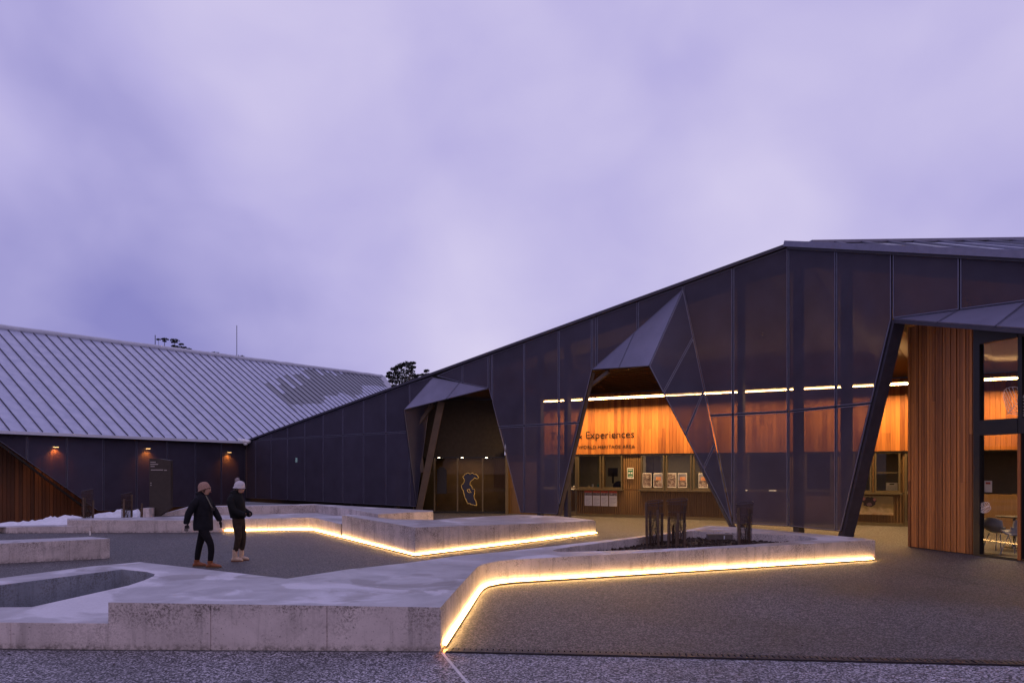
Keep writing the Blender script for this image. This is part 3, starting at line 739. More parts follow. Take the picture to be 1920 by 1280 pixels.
for k in range(1, 11):
    a = A0.lerp(Q0, (k - .3) / 10.5) + up9; dd = V(-.25, -1, 0)
    b = a + dd * 0.0
    # run down to the gutter line
    den = dd.x * nB.x + dd.y * nB.y
    t = -((a - P0).dot(nB)) / den
    if t < .3: continue
    b = a + dd * t; b.z = topB((b - P0).dot(dB)) + up9.z
    a.z = pr.z - ((a.x - pr.x) * nr.x + (a.y - pr.y) * nr.y) / nr.z; b.z = pr.z - ((b.x - pr.x) * nr.x + (b.y - pr.y) * nr.y) / nr.z
    s_ = MB(); s_.bar(a + V(0, 0, .03), b + V(0, 0, .03), .03, .05, 'rim'); s_.build('standing_seam', main)
s_ = MB(); s_.bar(A0 + up9 + V(.6, 0, .03), Q0 + up9 + V(0, 0, .06), .18, .08, 'rim'); s_.build('ridge_capping', main)

# ------------------------------------------------------------------ ticket wall inside
T0 = V(7.5, 24.9, 0); dT = V(.8926, -.4508, 0); nT = V(-.4508, -.8926, 0)
def ST(x): p = hit(x, 880, T0, nT); return (p - T0).dot(dT)
def TP(s, off, z): return T0 + dT * s + nT * off + V(0, 0, z)
sL, sRt = ST(948), ST(1703) + 7.5
wall_t = MB(); c0 = (sL + sRt) / 2
wall_t.box(TP(c0, -.12, 3.65), ((sRt - sL) / 2, .08, 1.19), 'dark', (dT, nT, V(0, 0, 1)))
wall_t.box(TP(c0, -.12, .53), ((sRt - sL) / 2, .08, .55), 'board_dark', (dT, nT, V(0, 0, 1)))
tw = wall_t.build('ticket_wall', main)
random.seed(11)
BW = .135; bmesh_ = {}
def board_mesh(L, w, th, m, key, dirs):
    if key in bmesh_: return bmesh_[key]
    mb = MB(); mb.box(V(0, 0, L / 2), (w / 2, th / 2, L / 2), m, (dirs[0], dirs[1], V(0, 0, 1)))
    me = bpy.data.meshes.new('board'); me.from_pydata(mb.v, [], mb.f); me.materials.append(M[m]); bmesh_[key] = me; return me
def put(me, name, loc, parent):
    o = bpy.data.objects.new(name, me); COL.objects.link(o); o.parent = parent
    root = parent
    if root.parent is not None or root.type == 'MESH':
        base = Vector((0, 0, 0))
        # parent meshes carry world coordinates
        o.matrix_parent_inverse = Matrix.Identity(4); o.location = loc
    return o
zb0, zt0 = 2.46, 4.82; k = 0; s = ST(1010)
while s < ST(1703) + 6.4:
    cut = random.choice([None, None, .25, .4, .55, .7, .8])
    segs = [(zb0, zt0)] if cut is None else [(zb0, zb0 + (zt0 - zb0) * cut), (zb0 + (zt0 - zb0) * cut, zt0)]
    for (za, zb_) in segs:
        L_ = zb_ - za - .003; th = .022
        me = board_mesh(L_, BW - .006, th, 'board', ('t', round(L_, 3)), (dT, nT)); off = random.choice([0, .004, .008])
        put(me, 'timber_board', TP(s + BW / 2, .0 + off, za), tw)
    s += BW
# batten cladding below and on piers
bt = MB(); s = ST(1083)
wins = [(1083, 1127), (1130, 1167), (1202, 1246), (1249, 1297), (1300, 1346), (1350, 1398), (1402, 1478), (1510, 1560), (1600, 1634), (1640, 1688)]
wr = [(ST(a), ST(b)) for a, b in wins]
while s < ST(1695):
    bt.box(TP(s, -.02, .54), (.028, .022, .515), 'board_dark', (dT, nT, V(0, 0, 1)))
    if not any(a - .03 < s < b + .03 for a, b in wr): bt.box(TP(s, -.02, 1.77), (.028, .022, .68), 'board_dark', (dT, nT, V(0, 0, 1)))
    s += .088
o = bt.build('batten_cladding', main, weld=False); o['kind'] = 'stuff'
for (x0, x1) in ((925, 1012), (1167, 1202), (1478, 1510), (1560, 1600), (1688, 1696), (1124, 1133)):
    a, b = ST(x0), ST(x1); pk = MB(); pk.box(TP((a + b) / 2, -.10, 1.77), ((b - a) / 2, .05, .69), 'board_dark', (dT, nT, V(0, 0, 1))); pk.build('wall_pier', main)
pk = MB(); pk.box(TP((ST(1083) + ST(1695)) / 2, .03, .05), ((ST(1695) - ST(1083)) / 2, .02, .05), 'bronze', (dT, nT, V(0, 0, 1))); pk.build('skirting', main)
for i, (a, b) in enumerate(wr):
    f = MB(); w = .05; z0, z1 = 1.10, 2.44; ax = (dT, nT, V(0, 0, 1))
    f.box(TP(a + w / 2, -.01, (z0 + z1) / 2), (w / 2, .05, (z1 - z0) / 2), 'bronze', ax); f.box(TP(b - w / 2, -.01, (z0 + z1) / 2), (w / 2, .05, (z1 - z0) / 2), 'bronze', ax)
    f.box(TP((a + b) / 2, -.01, z0 + .03), ((b - a) / 2 - w, .05, .03), 'bronze', ax); f.box(TP((a + b) / 2, -.01, z1 - .03), ((b - a) / 2 - w, .05, .03), 'bronze', ax)
    if i in (4, 9): f.box(TP((a + b) / 2, -.03, 1.75), ((b - a) / 2 - w, .012, .012), 'bronze', ax)
    fo = f.build('window', main)
    gl = MB(); gl.poly([TP(a + w, -.03, z0 + .06), TP(b - w, -.03, z0 + .06), TP(b - w, -.03, z1 - .06), TP(a + w, -.03, z1 - .06)], 'glass')
    gl.build('pane', fo)
for (x0, x1) in ((1081, 1170), (1199, 1480), (1596, 1692)):
    a, b = ST(x0), ST(x1); f = MB(); f.box(TP((a + b) / 2, .07, 1.065), ((b - a) / 2, .13, .03), 'bronze', (dT, nT, V(0, 0, 1))); f.build('counter_sill', main)
hd = MB(); hd.box(TP(c0, .02, 2.44), ((sRt - sL) / 2, .035, .018), 'black', (dT, nT, V(0, 0, 1))); hd.build('head_trim', main)
# doors
def door(x0, x1, m='bronze', knob=False):
    a, b = ST(x0), ST(x1); ax = (dT, nT, V(0, 0, 1)); f = MB(); w = .07
    f.box(TP(a + w / 2, -.02, 1.22), (w / 2, .05, 1.22), m, ax); f.box(TP(b - w / 2, -.02, 1.22), (w / 2, .05, 1.22), m, ax)
    f.box(TP((a + b) / 2, -.02, .09), ((b - a) / 2 - w, .05, .09), m, ax); f.box(TP((a + b) / 2, -.02, 2.38), ((b - a) / 2 - w, .05, .06), m, ax)
    f.box(TP((a + b) / 2, -.02, 1.1), ((b - a) / 2 - w, .04, .045), 'soffit', ax)
    d_ = f.build('door', main); g_ = MB(); g_.poly([TP(a + w, -.03, .18), TP(b - w, -.03, .18), TP(b - w, -.03, 2.32), TP(a + w, -.03, 2.32)], 'glass'); g_.build('door_pane', d_)
    h = MB(); h.tube([TP(b - .12, .04, 1.06), TP(b - .12, .10, 1.06), TP(b - .24, .10, 1.06)], .014, 'white'); h.ball(TP(b - .12, .05, 1.18), .025, 'white'); h.build('door_handle', d_)
door(1046, 1082); door(1012, 1044)
door(1696, 1740)
# rooms behind the windows
rm_ = MB(); rw = plain('room_wall', (0.30, 0.25, 0.18), .8, 0, .05)
a, b = ST(1000), ST(1703) + 6
rm_.poly([TP(a, -3.2, 0), TP(b, -3.2, 0), TP(b, -3.2, 2.7), TP(a, -3.2, 2.7)], rw); rm_.poly([TP(a, -.2, 2.6), TP(b, -.2, 2.6), TP(b, -3.2, 2.6), TP(a, -3.2, 2.6)], rw)
for x in (1000, 1185, 1480, 1590): rm_.poly([TP(ST(x), -.2, 0), TP(ST(x), -3.2, 0), TP(ST(x), -3.2, 2.6), TP(ST(x), -.2, 2.6)], rw)
rm_.build('room_lining', main)
for (x, off, en) in ((1135, 1.6, 14), (1230, 1.8, 14), (1330, 1.8, 8), (1640, 1.6, 2), (1850, -4.5, 40)):  # unseen fill lamps, added to brighten the ticket rooms and the cafe
    rl_ = bpy.data.lights.new('room_fill', 'AREA'); rl_.energy = en; rl_.size = .8; rl_.color = (1, .72, .42); ro_ = bpy.data.objects.new('room_fill', rl_); ro_.location = TP(ST(x), -off, 2.55); COL.objects.link(ro_)
# strip light over the boards
sl = thing('strip_light', TP(4, .35, 4.66), 'long glowing warm strip light hung above the cedar band', 'strip light')
lm_ = MB(); s0, s1 = ST(1016) + .3, ST(1703) + 6.2
L_ = 2.35; s = s0; so_ = .92; sz_ = 4.56
while s < s1:
    e_ = min(s + L_, s1); t_ = MB(); a, b = s + .012, e_ - .012
    f0, f1 = so_ + .035, so_ - .035
    t_.poly([TP(a, f1, sz_ - .03), TP(a, f0, sz_ - .03), TP(b, f0, sz_ - .03), TP(b, f1, sz_ - .03)], 'tube')
    t_.poly([TP(a, f0, sz_ - .03), TP(b, f0, sz_ - .03), TP(b, f0, sz_ + .008), TP(a, f0, sz_ + .008)], 'tube_front')
    t_.poly([TP(a, f1, sz_ - .03), TP(b, f1, sz_ - .03), TP(b, f1, sz_ + .025), TP(a, f1, sz_ + .025)], 'bronze')
    t_.poly([TP(a, f1, sz_ + .025), TP(a, f0, sz_ + .025), TP(b, f0, sz_ + .025), TP(b, f1, sz_ + .025)], 'bronze')
    t_.build('light_tube', sl); s = e_
hh = MB(); hh.box(TP((s0 + s1) / 2, so_, sz_ + .045), ((s1 - s0) / 2, .045, .015), 'bronze', (dT, nT, V(0, 0, 1))); hh.box(TP((s0 + s1) / 2, so_ - .05, sz_ + .0), ((s1 - s0) / 2, .006, .05), 'bronze', (dT, nT, V(0, 0, 1))); hh.build('housing', sl)
# ceiling between facade and wall
ce = MB(); N_ = 26; ptsF = []; ptsW = []
for i in range(N_ + 1):
    f = i / N_; s = -9 + f * (9 + 19)
    if s < 0: p = P0 + dB * (-s) - nB * .55 + V(0, 0, topB(-s) - .45)
    else: p = P0 + dA * s - nA * .55 + V(0, 0, max(3.3, topA(s) - .45))
    q = TP(sRt - f * (sRt - ST(780)), 0, 4.86)
    if p.z < 4.9: q.z = max(3.4, p.z)
    ptsF.append(p); ptsW.append(q)
for i in range(N_): ce.poly([ptsF[i], ptsF[i + 1], ptsW[i + 1], ptsW[i]], 'ceil')
ce.build('ceiling', main)
# ceiling slats you can pick out over the middle opening
cs = MB()
for k in range(24):
    f = .02 + k / 30
    for i in range(14, 19):
        cs.bar(ptsW[i].lerp(ptsF[i], f) - V(0, 0, .03), ptsW[i + 1].lerp(ptsF[i + 1], f) - V(0, 0, .012), .05, .018, 'ceil')
o = cs.build('ceiling_slats', main, weld=False); o['kind'] = 'stuff'
# lettering on the boards
def text(s_, size, x_right, z, parent, name, m, off=.026, spacing=1.0):
    cu = bpy.data.curves.new(name, 'FONT'); cu.body = s_; cu.size = size; cu.extrude = .003; cu.align_x = 'RIGHT'; cu.space_character = spacing
    to = bpy.data.objects.new(name, cu); COL.objects.link(to)
    bpy.context.view_layer.update()
    me = bpy.data.meshes.new_from_object(to.evaluated_get(bpy.context.evaluated_depsgraph_get()))
    bpy.data.objects.remove(to)
    p = TP(ST(x_right), off, z); mat_ = Matrix((( dT.x, 0, nT.x, p.x), (dT.y, 0, nT.y, p.y), (0, 1, 0, p.z), (0, 0, 0, 1)))
    me.materials.clear(); me.materials.append(M[m])
    root = bpy.data.objects.new(name, None); root.location = p; COL.objects.link(root)
    bm = bmesh.new(); bm.from_mesh(me); bmesh.ops.remove_doubles(bm, verts=bm.verts, dist=1e-6); bm.verts.ensure_lookup_table()
    seen = set(); isl = []
    for v in bm.verts:
        if v.index in seen: continue
        st_ = [v]; seen.add(v.index); grp = []
        while st_:
            q_ = st_.pop(); grp.append(q_)
            for e2 in q_.link_edges:
                w_ = e2.other_vert(q_)
                if w_.index not in seen: seen.add(w_.index); st_.append(w_)
        isl.append(grp)
    isl = sorted([[min(v.co.x for v in g_), max(v.co.x for v in g_), g_] for g_ in isl], key=lambda q_: q_[0]); mg = []
    for i_ in isl:
        if mg and i_[0] < mg[-1][1] - .004: mg[-1][1] = max(mg[-1][1], i_[1]); mg[-1][2] += i_[2]
        else: mg.append(i_)
    root.parent = parent; root.matrix_parent_inverse = Matrix.Translation(-Vector(parent.location))
    for a_, b_2, vs in mg:
        ix = {v: k_ for k_, v in enumerate(vs)}; fs = [tuple(ix[v] for v in f.verts) for f in bm.faces if f.verts[0] in ix]
        lm2 = bpy.data.meshes.new('letter'); lm2.from_pydata([tuple(mat_ @ v.co) for v in vs], [], fs); lm2.materials.append(M[m])
        lo = bpy.data.objects.new('letter', lm2); COL.objects.link(lo); lo.parent = root; lo.matrix_parent_inverse = Matrix.Translation(-p)
    bm.free(); bpy.data.meshes.remove(me); return root
text('Tours & Experiences', .405, 1190, 3.08, main, 'sign_lettering', 'black', spacing=1.02)
text('FOR YOUR WORLD HERITAGE AREA', .185, 1190.5, 2.68, main, 'sign_lettering', 'black', spacing=1.13)

# hall behind the left opening
hb = MB(); hy0 = V(-.32, 28.85, 0); hy1 = V(-4.9, 29.25, 0); hd_ = (hy1 - hy0).normalized(); hn = V(hd_.y, -hd_.x, 0)
if hn.y > 0: hn = -hn
def HP(s, off, z): return hy0 + hd_ * s + hn * off + V(0, 0, z)
HL = (hy1 - hy0).length
M['hallwood'] = plain('hall_lining', (0.16, 0.11, 0.055), .6, 0, .2, 2)
hb.box(HP(HL / 2, -.06, 3.6), (HL / 2, .05, 1.2), 'dark', (hd_, hn, V(0, 0, 1))); hb.build('hall_wall', main)
def sx_(x): p = hit(x, 880, hy0, hn); return (p - hy0).dot(hd_)
xs_ = [950, 905, 858, 815, 775]
for i in range(4):
    a, b = sx_(xs_[i]), sx_(xs_[i + 1]); f = MB(); ax = (hd_, hn, V(0, 0, 1)); w = .03
    f.box(HP(a + w / 2, 0, 1.2), (w / 2, .03, 1.2), 'bronze', ax); f.box(HP(b - w / 2, 0, 1.2), (w / 2, .03, 1.2), 'bronze', ax)
    f.box(HP((a + b) / 2, 0, .04), ((b - a) / 2, .035, .04), 'black', ax); f.box(HP((a + b) / 2, 0, 2.37), ((b - a) / 2, .035, .03), 'black', ax)
    d_ = f.build('glass_door', main); g_ = MB(); g_.poly([HP(a + w, 0, .08), HP(b - w, 0, .08), HP(b - w, 0, 2.34), HP(a + w, 0, 2.34)], 'glass_dark'); g_.build('door_pane', d_)
hl = MB(); hl.poly([HP(-.2, -2.2, 0), HP(HL, -2.2, 0), HP(HL, -2.2, 2.5), HP(-.2, -2.2, 2.5)], 'hallwood'); hl.poly([HP(-.2, -.05, 2.42), HP(HL, -.05, 2.42), HP(HL, -2.2, 2.42), HP(-.2, -2.2, 2.42)], 'dark')
hl.poly([HP(-.2, 0, 0), HP(-.2, -2.2, 0), HP(-.2, -2.2, 2.5), HP(-.2, 0, 2.5)], 'hallwood'); hl.build('lobby_lining', main)
hc = MB(); hc.box(HP(-.12, .12, 1.35), (.06, .12, 1.35), 'bronze', (hd_, hn, V(0, 0, 1))); hc.build('door_jamb', main)
dk = MB(); a, b = sx_(838), sx_(820); dk.box(HP((a + b) / 2, .06, 1.35), (abs(b - a) / 2, .02, .52), 'black', (hd_, hn, V(0, 0, 1)))
dk.box(HP((a + b) / 2, .06, 1.91), (abs(b - a) / 2 - .08, .02, .04), 'black', (hd_, hn, V(0, 0, 1)))
tag(dk.build('display_screen'), 'tall unlit dark screen with a rounded top, left of the outlined map', 'screen')
# backing wall behind the left mesh, and a lit notice
bk = MB(); a = P0 + dA * (sF1[0] + .9) - nA * 1.1; b = P0 + dA * (LC + 3.2) - nA * 1.1
bk.poly([a, b, b + V(0, 0, 3.3), a + V(0, 0, 4.9)], 'dark'); bk.poly([a, a + V(0, 0, 4.9), a + V(.6, .5, 4.9), a + V(.6, .5, 0)], 'dark'); bk.build('inner_wall', main)
M['notice'] = emis('lit_notice', (.55, .85, 1.0), .8)
es = MB(); p = hit(556, 862, P0, nA, -.9); es.box(p, (.06, .03, .12), 'notice', (dA, nA, V(0, 0, 1))); es.box(p - nA * .03, (.08, .02, .14), 'black', (dA, nA, V(0, 0, 1)))
tag(es.build('exit_sign'), 'small pale blue lit sign glowing behind the mesh of the long facade', 'sign')
# outlined map on the glass doors
mpth = thing('map_graphic', HP(sx_(882), .05, .3), 'dark blue map shape with a thin yellow outline on the glass doors', 'map')
out = [(868, 893), (872, 888), (878, 886), (881, 889), (886, 886), (890, 889), (894, 890), (898, 894), (895, 897), (890, 895), (886, 899), (883, 902), (881, 907), (884, 911), (886, 916), (890, 918), (890, 924), (889, 931), (892, 938), (894, 947), (888, 946), (882, 944), (877, 943), (874, 937), (871, 930), (869, 921), (866, 915), (865, 909), (869, 906), (871, 899)]
poly_ = []
rr = random.Random(5)
for i, (x, y) in enumerate(out):
    x2, y2 = out[(i + 1) % len(out)]
    for t in (0, .33, .66):
        poly_.append((x + (x2 - x) * t + (rr.uniform(-.7, .7) if t else 0), y + (y2 - y) * t + (rr.uniform(-.7, .7) if t else 0)))
mw = [hit(x, y, hy0, hn, .05) for x, y in poly_]
mm = MB(); M['mapblue'] = plain('map_blue', (.012, .014, .035), .3)
n0 = len(mw)
for t in tessellate_polygon([[V(x, y, 0) for x, y in poly_]]): mm.poly([mw[i] for i in t], 'mapblue')
mm.build('map_sheet', mpth)
M['mapline'] = plain('map_outline', (.75, .55, .15), .5)
mm = MB(); mm.tube([p + hn * .01 for p in mw + [mw[0]]], .013, 'mapline', 4); 
lk = [hit(x, y, hy0, hn, .06) for x, y in ((876, 918), (880, 916), (881, 920), (884, 923), (880, 923), (877, 921), (876, 918))]; mm.tube(lk, .013, 'mapline', 4); mm.build('map_outline', mpth)
# downlights in the hall
M['spot'] = emis('downlight', (1, .85, .6), 12)
dl = None
for i, x in enumerate((826, 869, 914)):
    p = HP(sx_(x), .35, 2.34)
    if dl is None:
        dl = thing('downlight', p, 'x', 'downlight', 'hall downlights')
        q = MB(); q.tube([p, p + V(0, 0, .02)], .05, 'spot', 10); q.build('lamp', dl); q = MB(); q.tube([p + V(0, 0, .015), p + V(0, 0, .08)], .07, 'black', 10); q.build('fitting', dl); d0 = dl
    else: d0 = copy_thing(dl, p, 'x')
    d0['label'] = ('small round downlight in the dark hall above the tall unlit screen', 'small round downlight above the outlined map', 'small round downlight between the map and the door jamb')[i]
hall = bpy.data.lights.new('lobby_fill', 'AREA'); hall.energy = 22; hall.size = 1.2; hall.color = (1, .62, .3); ho = bpy.data.objects.new('lobby_fill', hall); ho.location = HP(1.8, -1.0, 2.38); COL.objects.link(ho)  # unseen area lamp added inside the lobby to warm it behind the doors

# ------------------------------------------------------------------ cedar corner and glazed front on the right
W0 = V(9.48, 16.33, 0); dW = V(.3243, -.9460, 0); nW = V(-.9460, -.3243, 0)
def WP(s, off, z): return W0 + dW * s + nW * off + V(0, 0, z)
def SW(x): p = hit(x, 880, W0, nW); return (p - W0).dot(dW)
zw = 5.25
ww = MB(); e_ = SW(1826); ww.box(WP(e_ / 2, -.10, zw / 2), (e_ / 2, .07, zw / 2), 'dark', (dW, nW, V(0, 0, 1)))
rt = WP(0, -.03, 0); ww.box(rt - nW * .0 + V(.5, .2, zw / 2), (.5, .03, zw / 2), 'board_dark', (V(.94, .32, 0).normalized(), V(-.32, .94, 0).normalized(), V(0, 0, 1)))
cw = ww.build('cedar_wall', main)
random.seed(5); s = 0; i = 0
while s < e_ - .02:
    w = random.choice([.062, .07, .078]); cut = random.choice([None, None, .3, .5, .65]); dp = random.choice([.012, .02, .03, .02])
    for (za, zb_) in ([(0.02, zw)] if cut is None else [(.02, zw * cut), (zw * cut, zw)]):
        me = board_mesh(zb_ - za - .003, w - .012, dp * 2, 'cedar_front', ('w', w, dp, round(zb_, 2), round(za, 2)), (dW, nW)); put(me, 'timber_board', WP(s + w / 2, -.01, za), cw)
    s += w
gz = MB(); ax = (dW, nW, V(0, 0, 1)); g0 = SW(1829); g1 = SW(1912); g2 = g1 + 1.5
def vbar(a, b, z0, z1, m='black', th=.07): gz.box(WP((a + b) / 2, 0, (z0 + z1) / 2), ((b - a) / 2, th, (z1 - z0) / 2), m, ax)
vbar(g0, SW(1841), .0, zw, 'black'); vbar(g1, SW(1920), 0, zw, 'black', .06); vbar(g2, g2 + .12, 0, zw)
vbar(SW(1841), g1, 2.58, 2.90); vbar(SW(1841), g1, 4.53, zw); vbar(SW(1841), g1, 0, .05); vbar(SW(1920), g2, 2.58, 2.90); vbar(SW(1920), g2, 4.53, zw); vbar(SW(1920), g2, 0, .05)
gf = gz.build('glazing_frame', main)
for (a, b) in ((SW(1841), g1), (SW(1920), g2)):
    for (z0, z1) in ((.05, 2.58), (2.90, 4.53)):
        q = MB(); q.poly([WP(a, .01, z0), WP(b, .01, z0), WP(b, .01, z1), WP(a, .01, z1)], 'glass'); q.build('pane', gf)
q = MB(); q.box(WP((g1 + SW(1920)) / 2, .075, 1.3), (.03, .012, 1.28), 'board', ax); q.build('mullion_cover', gf)
q = MB(); q.poly([V(19, 9, 0), V(19, 26, 0), V(19, 26, 8), V(19, 9, 8)], 'hallwood'); q.poly([WP(g2, 0, 0), V(14, 6, 0), V(14, 6, 6), WP(g2, 0, 6)], 'dark'); q.build('side_wall', main)
M['leafwhite'] = plain('white_vinyl', (.75, .72, .68), .5)
def leaf(base, tipp, half, name, label, n=8):
    """base, tipp: (s, z) on the glass; half: half width"""
    mb = MB(); P = lambda s, z: WP(s, .03, z)
    bx, bz = base; tx, tz = tipp; dx, dz = tx - bx, tz - bz; L = math.hypot(dx, dz); ux, uz = dx / L, dz / L; vx, vz = -uz, ux
    mb.tube([P(bx, bz), P(tx, tz)], .007, 'leafwhite', 4)
    for sg in (-1, 1):
        prev = None
        for k in range(n):
            f = .08 + .84 * k / n; w = half * math.sin(math.pi * min(1, f + .14)) ** .7
            a = (bx + dx * f, bz + dz * f); ed = (bx + dx * min(1, f + .28) + vx * w * sg, bz + dz * min(1, f + .28) + vz * w * sg)
            md = ((a[0] + ed[0]) / 2 + ux * .0, (a[1] + ed[1]) / 2 - uz * .01)
            pts = [P(*a), P(*md), P(*ed)]
            if prev: 
                mid_ = ((prev[0] + ed[0]) / 2 + vx * .015 * sg, (prev[1] + ed[1]) / 2 + vz * .015 * sg); pts += [P(*mid_), P(*prev)]
            mb.tube(pts, .006, 'leafwhite', 4); prev = ed
    return tag(mb.build(name, weld=False), label, 'decal')
def wz(x, y): p = hit(x, y, W0, nW); return ((p - W0).dot(dW), p.z)
leaf(wz(1831, 958), wz(1858, 947), .10, 'leaf_decal', 'white line drawing of a leaf low on the cafe glass')
leaf(wz(1890, 777), wz(1925, 738), .38, 'leaf_decal', 'larger white line leaf on the upper cafe pane')
q = MB(); a = wz(1843.5, 922); b = wz(1857.5, 901); q.box(WP((a[0] + b[0]) / 2, -.04, (a[1] + b[1]) / 2), ((b[0] - a[0]) / 2, .004, (b[1] - a[1]) / 2), 'paper', ax)
M['redprint'] = plain('red_print', (.55, .10, .05), .6)
q.box(WP((a[0] + b[0]) / 2, -.034, b[1] - .05), ((b[0] - a[0]) / 3.2, .002, .022), 'redprint', ax)
tag(q.build('notice_sheet'), 'cream notice sheet with a red heading stuck inside the cafe glass', 'notice')
# cafe chairs
def chair(loc, rz, label):
    t = thing('cafe_chair', V(0, 0, 0), label, 'chair', 'white cafe chairs behind the glass')
    sh = MB(); segs = 10
    prof = [(-.20, .44), (-.05, .42), (.12, .43), (.20, .48), (.235, .60), (.25, .78)]
    grid = {}
    for i in range(9):
        v = (i - 4) / 4
        for j, (px, pz) in enumerate(prof):
            grid[i, j] = len(sh.v); w = .24 if j < 3 else .26 - .02 * (j - 3)
            sh.v.append((px - .05 * (abs(v) ** 2) * (j > 2), v * w, pz + .10 * abs(v) ** 2.5 * (1 if j < 4 else -.6)))
    mi = sh.mat('white')
    for i in range(8):
        for j in range(len(prof) - 1):
            sh.f.append((grid[i, j], grid[i + 1, j], grid[i + 1, j + 1], grid[i, j + 1])); sh.m.append(mi)
    o = sh.build('seat_shell', t, smooth=True); md = o.modifiers.new('solid', 'SOLIDIFY'); md.thickness = .012
    for sx in (-1, 1):
        for sy in (-1, 1):
            l = MB(); l.tube([(sx * .12, sy * .12, .42), (sx * .23, sy * .22, 0)], .011, 'white', 6); l.build('leg', t)
    t.location = loc; t.rotation_euler = (0, 0, rz); return t
ch = chair(gp(1872, 1034), R(200), 'white shell chair nearest the cedar corner, behind the cafe glass')
for k in (1,):
    copy_thing(ch, gp(1908, 1041), 'white shell chair right behind the cafe glass near the brown mullion', R(20))
q = MB(); c = gp(1902, 1026); q.tube([c + V(0, 0, .72), c + V(0, 0, .74)], .38, 'black', 18); q.tube([c, c + V(0, 0, .72)], .03, 'black', 8); q.tube([c, c + V(0, 0, .02)], .22, 'black', 14)
tag(q.build('cafe_table'), 'round black cafe table behind the two white chairs', 'table')

# ------------------------------------------------------------------ posters, notices
def sheet(name, x0, x1, z0, z1, label, mats, off=.06, cat='poster', group=None):
    a, b = ST(x0), ST(x1); mb = MB(); axs = (dT, nT, V(0, 0, 1)); w = (b - a); h = z1 - z0
    mb.box(TP((a + b) / 2, off, (z0 + z1) / 2), (w / 2, .004, h / 2), 'paper', axs)
    for (fx0, fx1, fz0, fz1, m, k) in mats:
        mb.box(TP(a + w * (fx0 + fx1) / 2, off + .004 + .0015 * k, z0 + h * (fz0 + fz1) / 2), (w * (fx1 - fx0) / 2, .001, h * (fz1 - fz0) / 2), m, axs)
    return tag(mb.build(name, weld=False), label, cat, group)
def picmat(name, cols, scale=9):
    m, nt, b = newmat(name); t = nd(nt, 'ShaderNodeTexCoord'); n = nd(nt, 'ShaderNodeTexNoise'); n.inputs['Scale'].default_value = scale; n.inputs['Detail'].default_value = 6; n.inputs['Distortion'].default_value = 1.5
    nt.links.new(t.outputs['Object'], n.inputs[0]); c = nd(nt, 'ShaderNodeValToRGB'); c.color_ramp.elements[0].position = .3; c.color_ramp.elements[1].position = .7
    c.color_ramp.elements[0].color = (*cols[0], 1); c.color_ramp.elements[1].color = (*cols[-1], 1)
    for i, q in enumerate(cols[1:-1]): e2 = c.color_ramp.elements.new(.3 + .4 * (i + 1) / (len(cols) - 1)); e2.color = (*q, 1)
    nt.links.new(n.outputs[0], c.inputs[0]); nt.links.new(c.outputs[0], b.inputs['Base Color']); b.inputs['Roughness'].default_value = .4
    return m
pic_hill = picmat('print_dark_hills', [(.05, .035, .03), (.16, .11, .09), (.42, .36, .34)], 7); pic_sky = picmat('print_stormy_sky', [(.12, .13, .18), (.30, .30, .36)], 5)
pic_glow = picmat('print_orange_glow', [(.50, .14, .05), (.65, .38, .2)], 8); pic_strip = picmat('print_landscape', [(.05, .06, .09), (.25, .2, .16), (.6, .5, .42)], 14)
M['red'] = plain('print_red', (.62, .10, .05), .5); M['green'] = plain('print_green', (.02, .16, .09), .5); M['grey'] = plain('print_grey', (.22, .2, .19), .5)
lines = [(.12, .88, .12 + .09 * k, .14 + .09 * k, 'paper', 0) for k in range(5)]
pl = M['grey']
for i, (x0, x1) in enumerate(((1097, 1111), (1112.5, 1126), (1127.5, 1141), (1143, 1157.5))):
    body = [(.12, .12 + .76 * (.6 + .4 * ((k * 7 + i) % 3) / 2), .10 + .085 * k, .112 + .085 * k, pl, 0) for k in range(6)]
    sheet('leaflet_panel', x0, x1, .42, 1.02, ('leftmost of the four leaflet sheets', 'second from the left of the four leaflet sheets', 'third from the left of the four leaflet sheets', 'rightmost of the four leaflet sheets')[i] + ' under the ticket window',
          [(0, 1, .86, 1, M['red'], 0), (0, 1, .68, .855, pic_strip, 0)] + body, off=.05, cat='leaflet', group='leaflet sheets under the ticket window')
pos = [(1205, 1221.5, 0, 'small poster of dark rocks at the edge of the batten pier'), (1225.5, 1242, 1, 'small stormy poster with an orange glow, just before the first mullion'), (1251, 1268, 0, 'small poster of dark rocks right after the first mullion'), (1271, 1288, 1, 'small stormy poster with an orange glow, beside the second mullion'), (1310, 1327, 1, 'small stormy poster half hidden behind the folded fin')]
for (x0, x1, k, lab) in pos:
    if k == 0: mats = [(.05, .95, .05, .95, pic_hill, 0), (.1, .7, .62, .82, pic_strip, 1)]
    else: mats = [(.05, .95, .05, .50, pic_hill, 0), (.05, .95, .50, .95, pic_sky, 0), (.25, .85, .50, .74, pic_glow, 1), (.3, .75, .22, .36, pic_strip, 1)]
    sheet('poster', x0, x1, 1.18, 1.72, lab + ' in the ticket windows', mats, off=.0, group='small posters in the ticket windows')
sheet('safety_notice', 1177, 1189, 1.50, 1.92, 'white notice with a green panel on the batten pier between the windows', [(.08, .92, .14, .92, M['green'], 0), (.18, .45, .44, .60, M['paper'], 1), (.55, .82, .44, .60, M['paper'], 1), (.2, .8, .78, .84, M['paper'], 1), (.2, .8, .24, .28, M['paper'], 1)], cat='notice')
sheet('counter_notice', 1661.5, 1683.5, 1.17, 1.42, 'white printed notice standing in the far ticket window', [(.3, .7, .74, .88, M['black'], 0)] + [(.1, .9, .14 + .16 * k, .18 + .16 * k, pl, 0) for k in range(3)], off=-.06, cat='notice')
